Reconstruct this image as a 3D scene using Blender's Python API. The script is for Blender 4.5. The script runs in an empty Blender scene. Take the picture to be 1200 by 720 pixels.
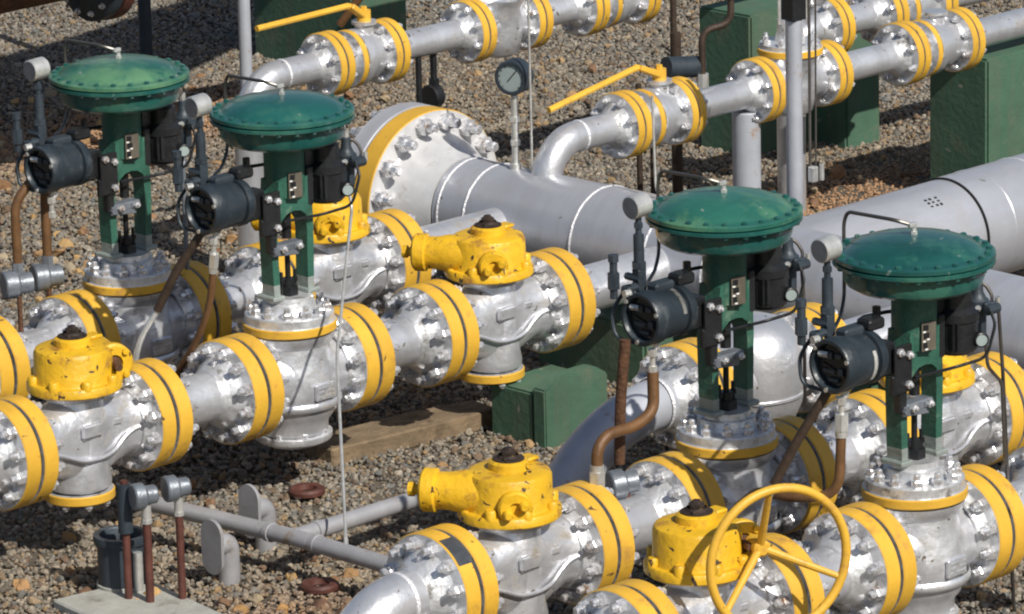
import bpy, bmesh, math, random
import numpy as np
from mathutils import Vector, Matrix, Quaternion
random.seed(7)
R = math.radians
PI = math.pi
S = bpy.context.scene
COL = S.collection

# ------------------------------------------------------------------ camera
cam = bpy.data.cameras.new('camera')
camo = bpy.data.objects.new('camera', cam)
COL.objects.link(camo)
PITCH, AZ, DIST = R(15.497), R(43.876), 18.238
fw = Vector((math.sin(AZ) * math.cos(PITCH), math.cos(AZ) * math.cos(PITCH), -math.sin(PITCH)))
camo.location = Vector((0.957, 0, 0.432)) - fw * DIST
camo.rotation_euler = (fw.to_track_quat('-Z', 'Y').to_matrix() @ Matrix.Rotation(R(-1.38), 3, 'Z')).to_euler()
cam.sensor_width = 36.0
cam.lens = 36.0 * 6125.4 / 1200.0
cam.clip_start = 0.5
cam.clip_end = 3000
cam.dof.use_dof = False
S.camera = camo

# ------------------------------------------------------------------ light
SUN_EL = R(42)
sun_dir = Vector((-0.12, -math.cos(SUN_EL), math.sin(SUN_EL))).normalized()
W = bpy.data.worlds.new('World')
S.world = W
W.use_nodes = True
nt = W.node_tree
bg = nt.nodes['Background']
sky = nt.nodes.new('ShaderNodeTexSky')
sky.sky_type = 'NISHITA'
sky.sun_disc = False
sky.sun_elevation = SUN_EL
sky.sun_rotation = math.atan2(sun_dir.x, sun_dir.y)
sky.dust_density = 1.5
nt.links.new(sky.outputs[0], bg.inputs[0])
bg.inputs[1].default_value = 0.076
sl = bpy.data.lights.new('sun', 'SUN')
sl.energy = 5.0
sl.angle = R(0.6)
sl.color = (1.0, 0.95, 0.86)
so = bpy.data.objects.new('sun', sl)
COL.objects.link(so)
so.rotation_euler = sun_dir.to_track_quat('Z', 'Y').to_euler()
so.location = (0, -10, 10)
S.view_settings.view_transform = 'Standard'
S.view_settings.look = 'None'
S.view_settings.exposure = 0.0
S.view_settings.gamma = 1.0
S.cycles.filter_width = 2.1

# ------------------------------------------------------------------ materials
def mat(name, col, rough=.5, metal=0.0, var=.12, vscale=9.0, bump=0.0, bscale=60.0, dirt=None, dirt_amt=.0, dirt_scale=6.0, rvar=.1, coat=0.0, chips=None, streak=None, tint=.07):
    m = bpy.data.materials.new(name)
    m.use_nodes = True
    n = m.node_tree.nodes
    l = m.node_tree.links
    b = n['Principled BSDF']
    tc0 = n.new('ShaderNodeTexCoord')
    oi = n.new('ShaderNodeObjectInfo')
    rs_ = n.new('ShaderNodeMath'); rs_.operation = 'MULTIPLY'; rs_.inputs[1].default_value = 61.0
    l.new(oi.outputs['Random'], rs_.inputs[0])
    tv = n.new('ShaderNodeVectorMath'); tv.operation = 'ADD'
    l.new(tc0.outputs['Object'], tv.inputs[0]); l.new(rs_.outputs[0], tv.inputs[1])
    no = n.new('ShaderNodeTexNoise')
    no.inputs['Scale'].default_value = vscale
    no.inputs['Detail'].default_value = 6
    no.inputs['Roughness'].default_value = .65
    l.new(tv.outputs[0], no.inputs['Vector'])
    cr = n.new('ShaderNodeValToRGB')
    cr.color_ramp.elements[0].position = .3
    cr.color_ramp.elements[1].position = .72
    c0 = [max(0, c * (1 - var)) for c in col]
    c1 = [min(1, c * (1 + var)) for c in col]
    cr.color_ramp.elements[0].color = (*c0, 1)
    cr.color_ramp.elements[1].color = (*c1, 1)
    l.new(no.outputs['Fac'], cr.inputs['Fac'])
    tn = n.new('ShaderNodeMapRange'); tn.inputs['To Min'].default_value = 1 - tint; tn.inputs['To Max'].default_value = 1 + tint
    l.new(oi.outputs['Random'], tn.inputs['Value'])
    ts = n.new('ShaderNodeVectorMath'); ts.operation = 'SCALE'
    l.new(cr.outputs['Color'], ts.inputs[0]); l.new(tn.outputs[0], ts.inputs['Scale'])
    out = ts.outputs[0]
    if streak:
        # water and dust streaks: colour, per-axis scale, strength
        mp = n.new('ShaderNodeMapping'); mp.inputs['Scale'].default_value = streak[1]
        l.new(tv.outputs[0], mp.inputs['Vector'])
        n5 = n.new('ShaderNodeTexNoise'); n5.inputs['Scale'].default_value = 1; n5.inputs['Detail'].default_value = 7; n5.inputs['Roughness'].default_value = .7
        l.new(mp.outputs[0], n5.inputs['Vector'])
        r5 = n.new('ShaderNodeMapRange'); r5.inputs['From Min'].default_value = .46; r5.inputs['From Max'].default_value = .72; r5.inputs['To Max'].default_value = streak[2]
        l.new(n5.outputs['Fac'], r5.inputs['Value'])
        m5 = n.new('ShaderNodeMixRGB'); l.new(r5.outputs[0], m5.inputs['Fac']); l.new(out, m5.inputs['Color1']); m5.inputs['Color2'].default_value = (*streak[0], 1)
        out = m5.outputs['Color']
    mfac = None
    if dirt:
        n2 = n.new('ShaderNodeTexNoise')
        n2.inputs['Scale'].default_value = dirt_scale
        n2.inputs['Detail'].default_value = 8
        n2.inputs['Roughness'].default_value = .7
        l.new(tv.outputs[0], n2.inputs['Vector'])
        r2 = n.new('ShaderNodeValToRGB')
        r2.color_ramp.elements[0].position = .62 - dirt_amt * .4
        r2.color_ramp.elements[1].position = .72 - dirt_amt * .3
        l.new(n2.outputs['Fac'], r2.inputs['Fac'])
        mx = n.new('ShaderNodeMixRGB')
        l.new(r2.outputs['Color'], mx.inputs['Fac'])
        l.new(out, mx.inputs['Color1'])
        mx.inputs['Color2'].default_value = (*dirt, 1)
        out = mx.outputs['Color']
        if metal > 0:
            mm = n.new('ShaderNodeMath')
            mm.operation = 'MULTIPLY_ADD'
            l.new(r2.outputs['Color'], mm.inputs[0])
            mm.inputs[1].default_value = -metal * .8
            mm.inputs[2].default_value = metal
            l.new(mm.outputs[0], b.inputs['Metallic'])
            mfac = 1
    if chips:
        # small chips and specks: colour, scale, threshold
        n4 = n.new('ShaderNodeTexNoise')
        n4.inputs['Scale'].default_value = chips[1]
        n4.inputs['Detail'].default_value = 3
        n4.inputs['Distortion'].default_value = .6
        l.new(tv.outputs[0], n4.inputs['Vector'])
        r4 = n.new('ShaderNodeValToRGB')
        r4.color_ramp.elements[0].position = chips[2]
        r4.color_ramp.elements[1].position = chips[2] + .025
        l.new(n4.outputs['Fac'], r4.inputs['Fac'])
        m4 = n.new('ShaderNodeMixRGB')
        l.new(r4.outputs['Color'], m4.inputs['Fac'])
        l.new(out, m4.inputs['Color1'])
        m4.inputs['Color2'].default_value = (*chips[0], 1)
        out = m4.outputs['Color']
    l.new(out, b.inputs['Base Color'])
    if mfac is None:
        b.inputs['Metallic'].default_value = metal
    mr = n.new('ShaderNodeMapRange')
    mr.inputs['To Min'].default_value = max(.05, rough - rvar)
    mr.inputs['To Max'].default_value = min(1, rough + rvar)
    l.new(no.outputs['Fac'], mr.inputs['Value'])
    l.new(mr.outputs[0], b.inputs['Roughness'])
    if coat:
        b.inputs['Coat Weight'].default_value = coat
        b.inputs['Coat Roughness'].default_value = .12
    if bump:
        n3 = n.new('ShaderNodeTexNoise')
        n3.inputs['Scale'].default_value = bscale
        n3.inputs['Detail'].default_value = 4
        l.new(tv.outputs[0], n3.inputs['Vector'])
        bp = n.new('ShaderNodeBump')
        bp.inputs['Strength'].default_value = bump
        bp.inputs['Distance'].default_value = .01
        l.new(n3.outputs['Fac'], bp.inputs['Height'])
        l.new(bp.outputs[0], b.inputs['Normal'])
    return m

M = {}
M['silver'] = mat('silver_paint', (.70, .71, .745), .35, .68, .08, 7, .2, 40, (.26, .23, .20), .10, 5, chips=((.22, .17, .12), 34, .70), streak=((.34, .32, .30), (14, 3, 3), .35))
M['cast'] = mat('cast_silver', (.70, .71, .745), .34, .70, .14, 14, .5, 20, (.30, .27, .23), .15, 8, rvar=.12, chips=((.20, .15, .10), 30, .71))
M['face'] = mat('flange_silver', (.70, .71, .73), .38, .60, .22, 22, .35, 40, (.17, .16, .15), .22, 14)
M['header'] = mat('header_paint', (.46, .475, .525), .38, .38, .10, 2.2, .12, 25, (.32, .32, .34), .12, 3.5, chips=((.20, .18, .16), 20, .72), streak=((.34, .33, .33), (1.2, 9, 1.2), .55), tint=.03)
M['weld'] = mat('weld_silver', (.72, .72, .75), .42, .35, .10, 30, .6, 120)
M['yellow'] = mat('yellow_paint', (.65, .375, .040), .48, 0, .10, 10, .12, 80, (.46, .25, .05), .14, 9, chips=((.10, .06, .03), 26, .70))
M['gear'] = mat('gearbox_yellow', (.67, .395, .015), .46, 0, .14, 8, .4, 40, (.28, .13, .03), .18, 9, chips=((.05, .03, .02), 30, .65))
M['rust'] = mat('rusty_steel', (.10, .045, .022), .85, .1, .5, 40, .6, 90)
M['capdark'] = mat('greasy_rusty_cap', (.030, .018, .013), .7, .1, .5, 40, .5, 90)
M['green'] = mat('actuator_green', (.010, .078, .070), .32, 0, .28, 5, .05, 40, (.035, .13, .095), .28, 4, coat=.5, chips=((.10, .16, .14), 22, .70))
M['green2'] = mat('faded_actuator_green', (.018, .105, .078), .38, 0, .3, 4, .05, 40, (.09, .21, .115), .36, 3.2, coat=.35, chips=((.16, .22, .18), 22, .69))
M['yoke'] = mat('yoke_green', (.030, .110, .078), .48, 0, .2, 12, .3, 60, (.12, .20, .14), .15, 10)
M['yokes'] = mat('yoke_silver', (.30, .34, .32), .5, .3, .15, 18, .3, 60)
M['dark'] = mat('dark_gap', (.012, .012, .012), .8)
M['black'] = mat('black_enamel', (.012, .013, .015), .38, 0, .3, 20, .2, 60)
M['slate'] = mat('slate_paint', (.022, .032, .042), .40, .1, .25, 12, .15, 60, (.06, .07, .08), .12, 12)
M['grey'] = mat('grey_fitting', (.17, .19, .22), .42, .35, .25, 16, .2, 60)
M['glass'] = mat('gauge_glass', (.02, .022, .022), .12, 0, .3, 8)
M['dial'] = mat('gauge_dial', (.30, .36, .36), .4, 0, .1, 8)
M['steel'] = mat('stainless_tube', (.13, .12, .11), .38, .7, .2, 20)
M['zinc'] = mat('zinc_fitting', (.62, .62, .60), .35, .6, .2, 30)
M['brown'] = mat('brown_hose', (.15, .075, .030), .55, .15, .3, 14, .2, 60)
M['dbrown'] = mat('dark_brown_sleeve', (.045, .028, .018), .6, .1, .4, 20, .2, 60)
M['oxide'] = mat('red_oxide_pipe', (.085, .028, .020), .6, 0, .35, 16, .2, 60)
M['post'] = mat('post_grey', (.42, .44, .49), .45, .25, .1, 8, .05, 60, (.30, .2, .14), .08, 7)
M['lowpipe'] = mat('low_pipe_grey', (.34, .34, .36), .45, .25, .12, 10, .1, 60, (.2, .15, .1), .1, 9)
M['block'] = mat('support_green', (.052, .118, .076), .75, 0, .16, 6, .25, 40, (.10, .13, .085), .16, 5, streak=((.11, .11, .075), (9, 9, 1.0), .6), chips=((.24, .24, .20), 16, .70))
M['wood'] = mat('timber', (.20, .145, .088), .85, 0, .35, 14, .5, 70, (.11, .075, .045), .2, 9, streak=((.09, .06, .035), (2, 40, 40), .7))
M['pad'] = mat('concrete_pad', (.34, .34, .31), .85, 0, .2, 9, .3, 60, (.19, .18, .15), .15, 6)
M['plate'] = mat('nameplate', (.17, .15, .12), .4, .4, .2, 30)
M['white'] = mat('white_paint', (.75, .75, .72), .5, 0, .08)
M['bluish'] = mat('valve_blue_grey', (.035, .048, .062), .5, .2, .3, 12, .2, 50)

# ------------------------------------------------------------------ geometry helpers
def frame(d):
    d = Vector(d).normalized()
    return d.to_track_quat('Z', 'Y').to_matrix().to_4x4()

def lathe(bm, prof, o=(0, 0, 0), d=(0, 0, 1), seg=40, mi=0, mids=None, sx=1.0, sy=1.0):
    """prof: (r, t) pairs along the axis d from o"""
    Mx = Matrix.Translation(Vector(o)) @ frame(d)
    rings = []
    for r, t in prof:
        if r < 1e-6:
            rings.append([bm.verts.new(Mx @ Vector((0, 0, t)))])
        else:
            rings.append([bm.verts.new(Mx @ Vector((sx * r * math.cos(2 * PI * k / seg), sy * r * math.sin(2 * PI * k / seg), t))) for k in range(seg)])
    for i in range(len(rings) - 1):
        a, b = rings[i], rings[i + 1]
        m = mids[i] if mids else mi
        for k in range(seg):
            k2 = (k + 1) % seg
            vs = ([a[0]] if len(a) == 1 else [a[k], a[k2]]) + ([b[0]] if len(b) == 1 else [b[k2], b[k]])
            if len(vs) > 2:
                f = bm.faces.new(vs)
                f.material_index = m

def cyl(bm, o, d, r, l, seg=20, mi=0, ch=0.0):
    if ch:
        lathe(bm, [(0, 0), (r - ch, 0), (r, ch), (r, l - ch), (r - ch, l), (0, l)], o, d, seg, mi)
    else:
        lathe(bm, [(0, 0), (r, 0), (r, l), (0, l)], o, d, seg, mi)

def tube(bm, pts, r, seg=10, mi=0, rad=0.0, n=6, caps=True, closed=False):
    P = [Vector(p) for p in pts]
    if rad:
        Q = [P[0]]
        for i in range(1, len(P) - 1):
            a, b, c = P[i - 1], P[i], P[i + 1]
            u = (a - b); v = (c - b)
            L = min(rad, u.length * .49, v.length * .49)
            p0 = b + u.normalized() * L; p1 = b + v.normalized() * L
            for k in range(n + 1):
                t = k / n
                Q.append(p0 * (1 - t) ** 2 + b * 2 * t * (1 - t) + p1 * t * t)
        Q.append(P[-1])
        P = Q
    N = len(P)
    up = None
    rings = []
    for i in range(N):
        if closed:
            t = (P[(i + 1) % N] - P[i - 1]).normalized()
        else:
            t = (P[min(i + 1, N - 1)] - P[max(i - 1, 0)]).normalized()
        if up is None:
            up = t.orthogonal().normalized()
        up = (up - t * up.dot(t)).normalized()
        s = t.cross(up)
        rr = r[i] if isinstance(r, (list, tuple)) else r
        rings.append([bm.verts.new(P[i] + (up * math.cos(2 * PI * k / seg) + s * math.sin(2 * PI * k / seg)) * rr) for k in range(seg)])
    for i in range(N if closed else N - 1):
        a, b = rings[i], rings[(i + 1) % N]
        for k in range(seg):
            f = bm.faces.new((a[k], a[(k + 1) % seg], b[(k + 1) % seg], b[k]))
            f.material_index = mi
    if caps and not closed:
        for rg in (rings[0][::-1], rings[-1]):
            f = bm.faces.new(rg); f.material_index = mi

def box(bm, c, s, rot=None, bev=.004, mi=0, seg=1):
    b2 = bmesh.new()
    bmesh.ops.create_cube(b2, size=1)
    for v in b2.verts:
        v.co = Vector((v.co.x * s[0], v.co.y * s[1], v.co.z * s[2]))
    if bev:
        bmesh.ops.bevel(b2, geom=list(b2.edges), offset=min(bev, min(s) * .45), segments=seg, affect='EDGES')
    Mx = Matrix.Translation(Vector(c)) @ (rot.to_4x4() if rot is not None else Matrix.Identity(4))
    vm = {v: bm.verts.new(Mx @ v.co) for v in b2.verts}
    for f in b2.faces:
        nf = bm.faces.new([vm[v] for v in f.verts]); nf.material_index = mi
    b2.free()

def mesh(name, bm, mats, sharp=35):
    bmesh.ops.recalc_face_normals(bm, faces=bm.faces)
    me = bpy.data.meshes.new(name)
    bm.to_mesh(me); bm.free()
    for m in (mats if isinstance(mats, (list, tuple)) else [mats]):
        me.materials.append(M[m])
    me.polygons.foreach_set('use_smooth', [True] * len(me.polygons))
    me.set_sharp_from_angle(angle=R(sharp))
    return me

def link(name, me, parent=None, loc=(0, 0, 0), rot=None):
    o = bpy.data.objects.new(name, me)
    COL.objects.link(o)
    o.location = loc
    if rot is not None: o.rotation_euler = rot
    if parent: o.parent = parent
    return o

def obj(name, bm, mats, parent=None, loc=(0, 0, 0), sharp=35):
    return link(name, mesh(name, bm, mats, sharp), parent, loc)

def tag(o, label=None, cat=None, group=None, kind=None):
    if label: o['label'] = label
    if cat: o['category'] = cat
    if group: o['group'] = group
    if kind: o['kind'] = kind
    return o

def thing(name, label, cat, loc=(0, 0, 0), rz=0, group=None):
    o = bpy.data.objects.new(name, None)
    o.empty_display_size = .1
    COL.objects.link(o)
    o.location = loc
    o.rotation_euler = (0, 0, rz)
    return tag(o, label, cat, group)

KIDS = {}
def copy_tree(o, parent=None):
    c = o.copy(); COL.objects.link(c)
    if parent: c.parent = parent
    for ch in [x for x in ALLCH(o)]:
        copy_tree(ch, c)
    return c
def ALLCH(o): return list(o.children)

NB = bmesh.new
# ------------------------------------------------------------------ ground and gravel
bm = NB()
g = 700
for (x0, y0, x1, y1) in [(-g, -g, g, g)]:
    vs = [bm.verts.new(p) for p in ((x0, y0, 0), (x1, y0, 0), (x1, y1, 0), (x0, y1, 0))]
    bm.faces.new(vs)
M['soil'] = mat('soil', (.085, .070, .052), .95, 0, .5, 4, .4, 30)
ground = tag(obj('ground', bm, 'soil'), kind='structure')

def gravel_material():
    m = bpy.data.materials.new('gravel_stone'); m.use_nodes = True
    n = m.node_tree.nodes; l = m.node_tree.links; b = n['Principled BSDF']
    a = n.new('ShaderNodeAttribute'); a.attribute_type = 'INSTANCER'; a.attribute_name = 'tone'
    tc = n.new('ShaderNodeTexCoord')
    no = n.new('ShaderNodeTexNoise'); no.inputs['Scale'].default_value = 2.2; no.inputs['Detail'].default_value = 5
    l.new(tc.outputs['Object'], no.inputs['Vector'])
    mr = n.new('ShaderNodeMapRange'); mr.inputs['To Min'].default_value = .6; mr.inputs['To Max'].default_value = 1.4
    l.new(no.outputs['Fac'], mr.inputs['Value'])
    mx = n.new('ShaderNodeVectorMath'); mx.operation = 'SCALE'
    l.new(a.outputs['Color'], mx.inputs[0]); l.new(mr.outputs[0], mx.inputs['Scale'])
    l.new(mx.outputs[0], b.inputs['Base Color'])
    b.inputs['Roughness'].default_value = .85
    return m
GM = gravel_material()

def scatter(name, pts, scl, rot, colr):
    me = bpy.data.meshes.new(name)
    me.vertices.add(len(pts))
    me.vertices.foreach_set('co', pts.astype(np.float32).ravel())
    for nm, ty, key, data in (('tone', 'FLOAT_COLOR', 'color', np.concatenate([colr, np.ones((len(colr), 1))], 1)), ('sc', 'FLOAT_VECTOR', 'vector', scl), ('ro', 'FLOAT_VECTOR', 'vector', rot)):
        at = me.attributes.new(nm, ty, 'POINT')
        at.data.foreach_set(key, data.astype(np.float32).ravel())
    o = link(name, me)
    ng = bpy.data.node_groups.new('stones', 'GeometryNodeTree')
    ng.interface.new_socket('Geometry', in_out='INPUT', socket_type='NodeSocketGeometry')
    ng.interface.new_socket('Geometry', in_out='OUTPUT', socket_type='NodeSocketGeometry')
    n = ng.nodes; l = ng.links
    gi = n.new('NodeGroupInput'); go = n.new('NodeGroupOutput')
    iop = n.new('GeometryNodeInstanceOnPoints')
    jg = n.new('GeometryNodeJoinGeometry')
    for k in range(5):
        ico = n.new('GeometryNodeMeshIcoSphere'); ico.inputs['Subdivisions'].default_value = 2; ico.inputs['Radius'].default_value = 1
        sp = n.new('GeometryNodeSetPosition'); ps = n.new('GeometryNodeInputPosition')
        no = n.new('ShaderNodeTexNoise'); no.noise_dimensions = '4D'; no.inputs['W'].default_value = 7.3 * k + 1; no.inputs['Scale'].default_value = .9
        l.new(ps.outputs[0], no.inputs['Vector'])
        sb = n.new('ShaderNodeVectorMath'); sb.operation = 'SUBTRACT'; sb.inputs[1].default_value = (.5, .5, .5)
        l.new(no.outputs['Color'], sb.inputs[0])
        sc = n.new('ShaderNodeVectorMath'); sc.operation = 'SCALE'; sc.inputs['Scale'].default_value = 2.1
        l.new(sb.outputs[0], sc.inputs[0]); l.new(sc.outputs[0], sp.inputs['Offset'])
        l.new(ico.outputs['Mesh'], sp.inputs['Geometry'])
        sm = n.new('GeometryNodeSetMaterial'); sm.inputs['Material'].default_value = GM
        l.new(sp.outputs[0], sm.inputs['Geometry'])
        gt = n.new('GeometryNodeGeometryToInstance')
        l.new(sm.outputs[0], gt.inputs[0]); l.new(gt.outputs[0], jg.inputs[0])
    l.new(gi.outputs[0], iop.inputs['Points']); l.new(jg.outputs[0], iop.inputs['Instance'])
    iop.inputs['Pick Instance'].default_value = True
    a1 = n.new('GeometryNodeInputNamedAttribute'); a1.data_type = 'FLOAT_VECTOR'; a1.inputs['Name'].default_value = 'sc'
    a2 = n.new('GeometryNodeInputNamedAttribute'); a2.data_type = 'FLOAT_VECTOR'; a2.inputs['Name'].default_value = 'ro'
    l.new(a1.outputs[0], iop.inputs['Scale'])
    e2r = n.new('FunctionNodeEulerToRotation'); l.new(a2.outputs[0], e2r.inputs[0]); l.new(e2r.outputs[0], iop.inputs['Rotation'])
    l.new(iop.outputs[0], go.inputs[0])
    md = o.modifiers.new('stones', 'NODES'); md.node_group = ng
    me.materials.append(GM)
    return o

rng = np.random.default_rng(5)
def inview(x, y, mrg):
    # strip of ground the photograph looks at, in along-view coordinates
    h = x * math.sin(AZ) + y * math.cos(AZ); r = x * math.cos(AZ) - y * math.sin(AZ)
    return (h > -1.75 - mrg) & (h < 8.3 + mrg) & (np.abs(r - .69) < 1.95 + (h + 1.5) * .105 + mrg)
def make_pts(n, s0, s1, palette, weights, zoff, lo=-.9, mrg=.7, flat=.7):
    x = rng.uniform(-4, 12, n * 6); y = rng.uniform(-6, 11, n * 6)
    k = inview(x, y, mrg); x = x[k][:n]; y = y[k][:n]; n = len(x)
    # slow undulation of the surface
    s = rng.uniform(s0, s1, n) * rng.uniform(.8, 1.25, n)
    z = zoff + .012 * np.sin(x * 2.1 + 1) * np.sin(y * 1.7) + rng.uniform(-.3, .6, n) * s
    z = np.maximum(z, s * .2)
    sc = np.stack([s * rng.uniform(.8, 1.35, n), s * rng.uniform(.7, 1.1, n), s * rng.uniform(.5, .95, n)], 1)
    ro = np.stack([rng.uniform(-.7, .7, n), rng.uniform(-.7, .7, n), rng.uniform(0, 6.28, n)], 1)
    pal = np.array(palette); ci = rng.choice(len(pal), n, p=np.array(weights) / sum(weights))
    # browner patches where the soil has washed up
    patch = np.sin(x * 1.3 + 2 * np.sin(y * .9)) * np.sin(y * 1.6 + 1.2 * np.sin(x * 1.1)) * .5 + .5
    warm = np.stack([1 + .12 * patch, 1 + .01 * patch, 1 - .12 * patch], 1)
    cl = pal[ci] * rng.uniform(.75, 1.22, (n, 1)) * warm
    return np.stack([x, y, z], 1), sc, ro, np.clip(cl, .01, .8)
PAL = [(.158, .148, .132), (.212, .196, .170), (.112, .102, .092), (.250, .232, .200), (.205, .162, .112), (.135, .098, .070), (.25, .18, .10), (.29, .27, .235), (.13, .137, .138)]
A = make_pts(250000, .0055, .0095, PAL, [6, 7, 3, 3, 3, 2, .5, .4, 3], .005)
B = make_pts(12000, .011, .017, PAL, [3, 4, 2, 2, 3, 4, 1.2, .4, 2], .007)
# coarser rusty stones gather on the left and along the front
px_, sc_, ro_, cl_ = make_pts(9000, .015, .029, [(.30, .19, .095), (.22, .13, .07), (.27, .23, .165), (.15, .09, .055), (.34, .23, .105)], [4, 3, 3, 2, 2], .010)
def near(p, c, r): return np.exp(-(((p[:, 0] - c[0]) / r[0]) ** 2 + ((p[:, 1] - c[1]) / r[1]) ** 2))
w_ = .02 + near(px_, (2.95, 4.43), (.9, .5)) * .9 + near(px_, (1.4, 3.0), (.8, .45)) * .35 + near(px_, (-1.225, .04), (.5, .5)) * .35 + near(px_, (-.73, -.95), (.5, .35)) * .3 + near(px_, (4.02, 1.26), (.7, .35)) * .3
kk = rng.uniform(0, 1, len(px_)) < w_
Cc = (px_[kk], sc_[kk], ro_[kk], cl_[kk])
def earth(P):
    e = np.clip(near(P[0], (2.95, 4.43), (.75, .33)) * 1.3 + near(P[0], (4.02, 1.30), (.65, .22)) * 1.2 + near(P[0], (-.95, -1.0), (.3, .2)) * .5, 0, .9)[:, None]
    return (P[0], P[1] * (1 - .35 * e), P[2], P[3] * (1 - e) + e * np.array([[.30, .175, .095]]) * (.75 + .5 * P[3].mean(1, keepdims=True) / .2))
A = earth(A); B = earth(B)
allp = [np.concatenate([a, b, c]) for a, b, c in zip(A, B, Cc)]
tag(scatter('gravel', *allp), kind='stuff', cat='gravel', label='loose grey, tan and rusty orange gravel covering the ground')

# larger stones one could pick out near the front edge
def stone(x, y, s, colm, label):
    bm = NB()
    bmesh.ops.create_icosphere(bm, subdivisions=3, radius=1)
    rs = random.Random(int(x * 1000 + y * 77))
    dirs = [(Vector((rs.uniform(-1, 1), rs.uniform(-1, 1), rs.uniform(-1, 1))).normalized(), rs.uniform(.6, .95)) for _ in range(14)]
    for v in bm.verts:
        p = v.co.copy()
        for d, h in dirs:
            t = p.dot(d)
            if t > h: p -= d * (t - h)
        v.co = Vector((p.x * s * 1.2, p.y * s, p.z * s * .75))
    return tag(obj('stone', bm, colm, None, (x, y, s * .45), 25), label, 'stone')
M['st1'] = mat('stone_orange', (.34, .19, .07), .85, 0, .35, 25, .5, 60)
M['st2'] = mat('stone_brown', (.12, .065, .04), .85, 0, .4, 25, .5, 60)
M['st3'] = mat('stone_cream', (.42, .36, .26), .85, 0, .25, 25, .5, 60)

# ------------------------------------------------------------------ fasteners and flanges
def nut_mesh(r, l, sr, sl_, name='bolt', m='zinc'):
    bm = NB()
    lathe(bm, [(0, 0), (r * .98, 0), (r, l * .1), (r, l * .82), (r * .86, l), (0, l)], seg=6)
    lathe(bm, [(sr, l * .9), (sr, l + sl_), (sr * .7, l + sl_ + sr * .3), (0, l + sl_ + sr * .3)], seg=8)
    return mesh(name, bm, m, 25)
M['nutm'] = mat('nut_silver', (.70, .70, .72), .28, .65, .35, 60, .2, 60, (.20, .12, .07), .16, 22)
NUT = nut_mesh(.0215, .026, .0125, .016, m='nutm')
NUTS = nut_mesh(.0150, .018, .0085, .010, m='nutm')
NUTB = nut_mesh(.034, .040, .020, .035, m='nutm')

def flange_mesh(Rf, t, hubR, pipeR, hubL, gap=.007, rf=None, seg=56):
    """axis +x from the gap plane; rim is slot 0 (yellow), faces slot 1"""
    rf = rf or Rf * .72
    bm = NB(); c = .004
    prof = [(0, gap * .25), (rf, gap * .25), (rf, gap), (Rf - c, gap), (Rf, gap + c), (Rf, gap + t - c), (Rf - c, gap + t), (hubR + .008, gap + t), (hubR, gap + t + .008), ((hubR + pipeR) * .5, gap + t + hubL * .55), (pipeR, gap + t + hubL), (pipeR - .01, gap + t + hubL)]
    mids = [1, 1, 1, 0, 0, 0, 1, 1, 1, 1, 1]
    lathe(bm, prof, d=(1, 0, 0), seg=seg, mids=mids)
    return mesh('flange', bm, ['yellow', 'face'])
def bc_bolts(parent, n, rbc, off, side, nm, ph=.5, me=None):
    for k in range(n):
        a = 2 * PI * (k + ph) / n
        b = link('bolt', nm, parent, (side * 0 + off, rbc * math.cos(a), rbc * math.sin(a)), (0, R(90), 0))
        b.rotation_euler = (random.uniform(0, 1), 0, 0)
        b.rotation_euler = Matrix.Rotation(0, 3, 'X').to_euler()
        b.rotation_euler = (Matrix.Rotation(R(90), 3, 'Y') @ Matrix.Rotation(random.uniform(0, 1), 3, 'Z')).to_euler()

PR = .084
FL6 = flange_mesh(.178, .058, .122, PR, .062)
FL6V = flange_mesh(.178, .058, .128, .116, .03)      # flange cast on a valve body
FL4 = flange_mesh(.127, .034, .080, .058, .042, gap=.004)
FL4V = flange_mesh(.127, .034, .088, .084, .02, gap=.004)
GASK6 = None
def gasket_mesh(r, w):
    bm = NB(); lathe(bm, [(r - .01, -w), (r, -w), (r, w), (r - .01, w)], d=(1, 0, 0), seg=48)
    return mesh('gasket', bm, 'dark')
GASK6 = gasket_mesh(.160, .0068)
GASK4 = gasket_mesh(.113, .0038)

def flange(parent, x, side, y=0, z=.42, kind='p6', gask=False, label=None):
    """side=-1: flange left of the gap plane (its body towards -x)"""
    me = {'p6': FL6, 'v6': FL6V, 'p4': FL4, 'v4': FL4V}[kind]
    o = link('flange', me, parent, (x, y, z))
    six = kind[1] == '6'
    if side < 0: o.rotation_euler = (0, 0, PI)
    # local +x always points away from the gap
    n, rbc, off, nm = (12, .1475, .063, NUT) if six else (8, .104, .038, NUTS)
    bc_bolts(o, n, rbc, off, 1, nm)
    if gask: link('gasket', GASK6 if six else GASK4, o)
    if label: o['label'] = label
    return o

ST = [-1.294, -.728, -.329, .174, .568, 1.133]

def spool(name, label, x0, x1, y, z=.42, kind='6', f0=True, f1=True, r=None, cat='pipe', group=None):
    root = thing(name, label, cat, ((x0 + x1) / 2, y, 0), group=group)
    r = r or (PR if kind == '6' else .058)
    t = .12 if kind == '6' else .075
    L = (x1 - x0) / 2
    bm = NB()
    lathe(bm, [(r, -L + (t if f0 else 0)), (r, L - (t if f1 else 0))], (0, 0, z), (1, 0, 0), 40)
    for s, f in ((-1, f0), (1, f1)):
        if f:   # weld bead next to each flange neck
            lathe(bm, [(r, -.006), (r + .0035, 0), (r, .006)], (s * (L - t - .004), 0, z), (1, 0, 0), 40)
        else:
            pass
    obj('pipe', bm, 'silver', root)
    if f0: flange(root, -L, 1, 0, z, 'p' + kind)
    if f1: flange(root, L, -1, 0, z, 'p' + kind, gask=True)
    return root

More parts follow.
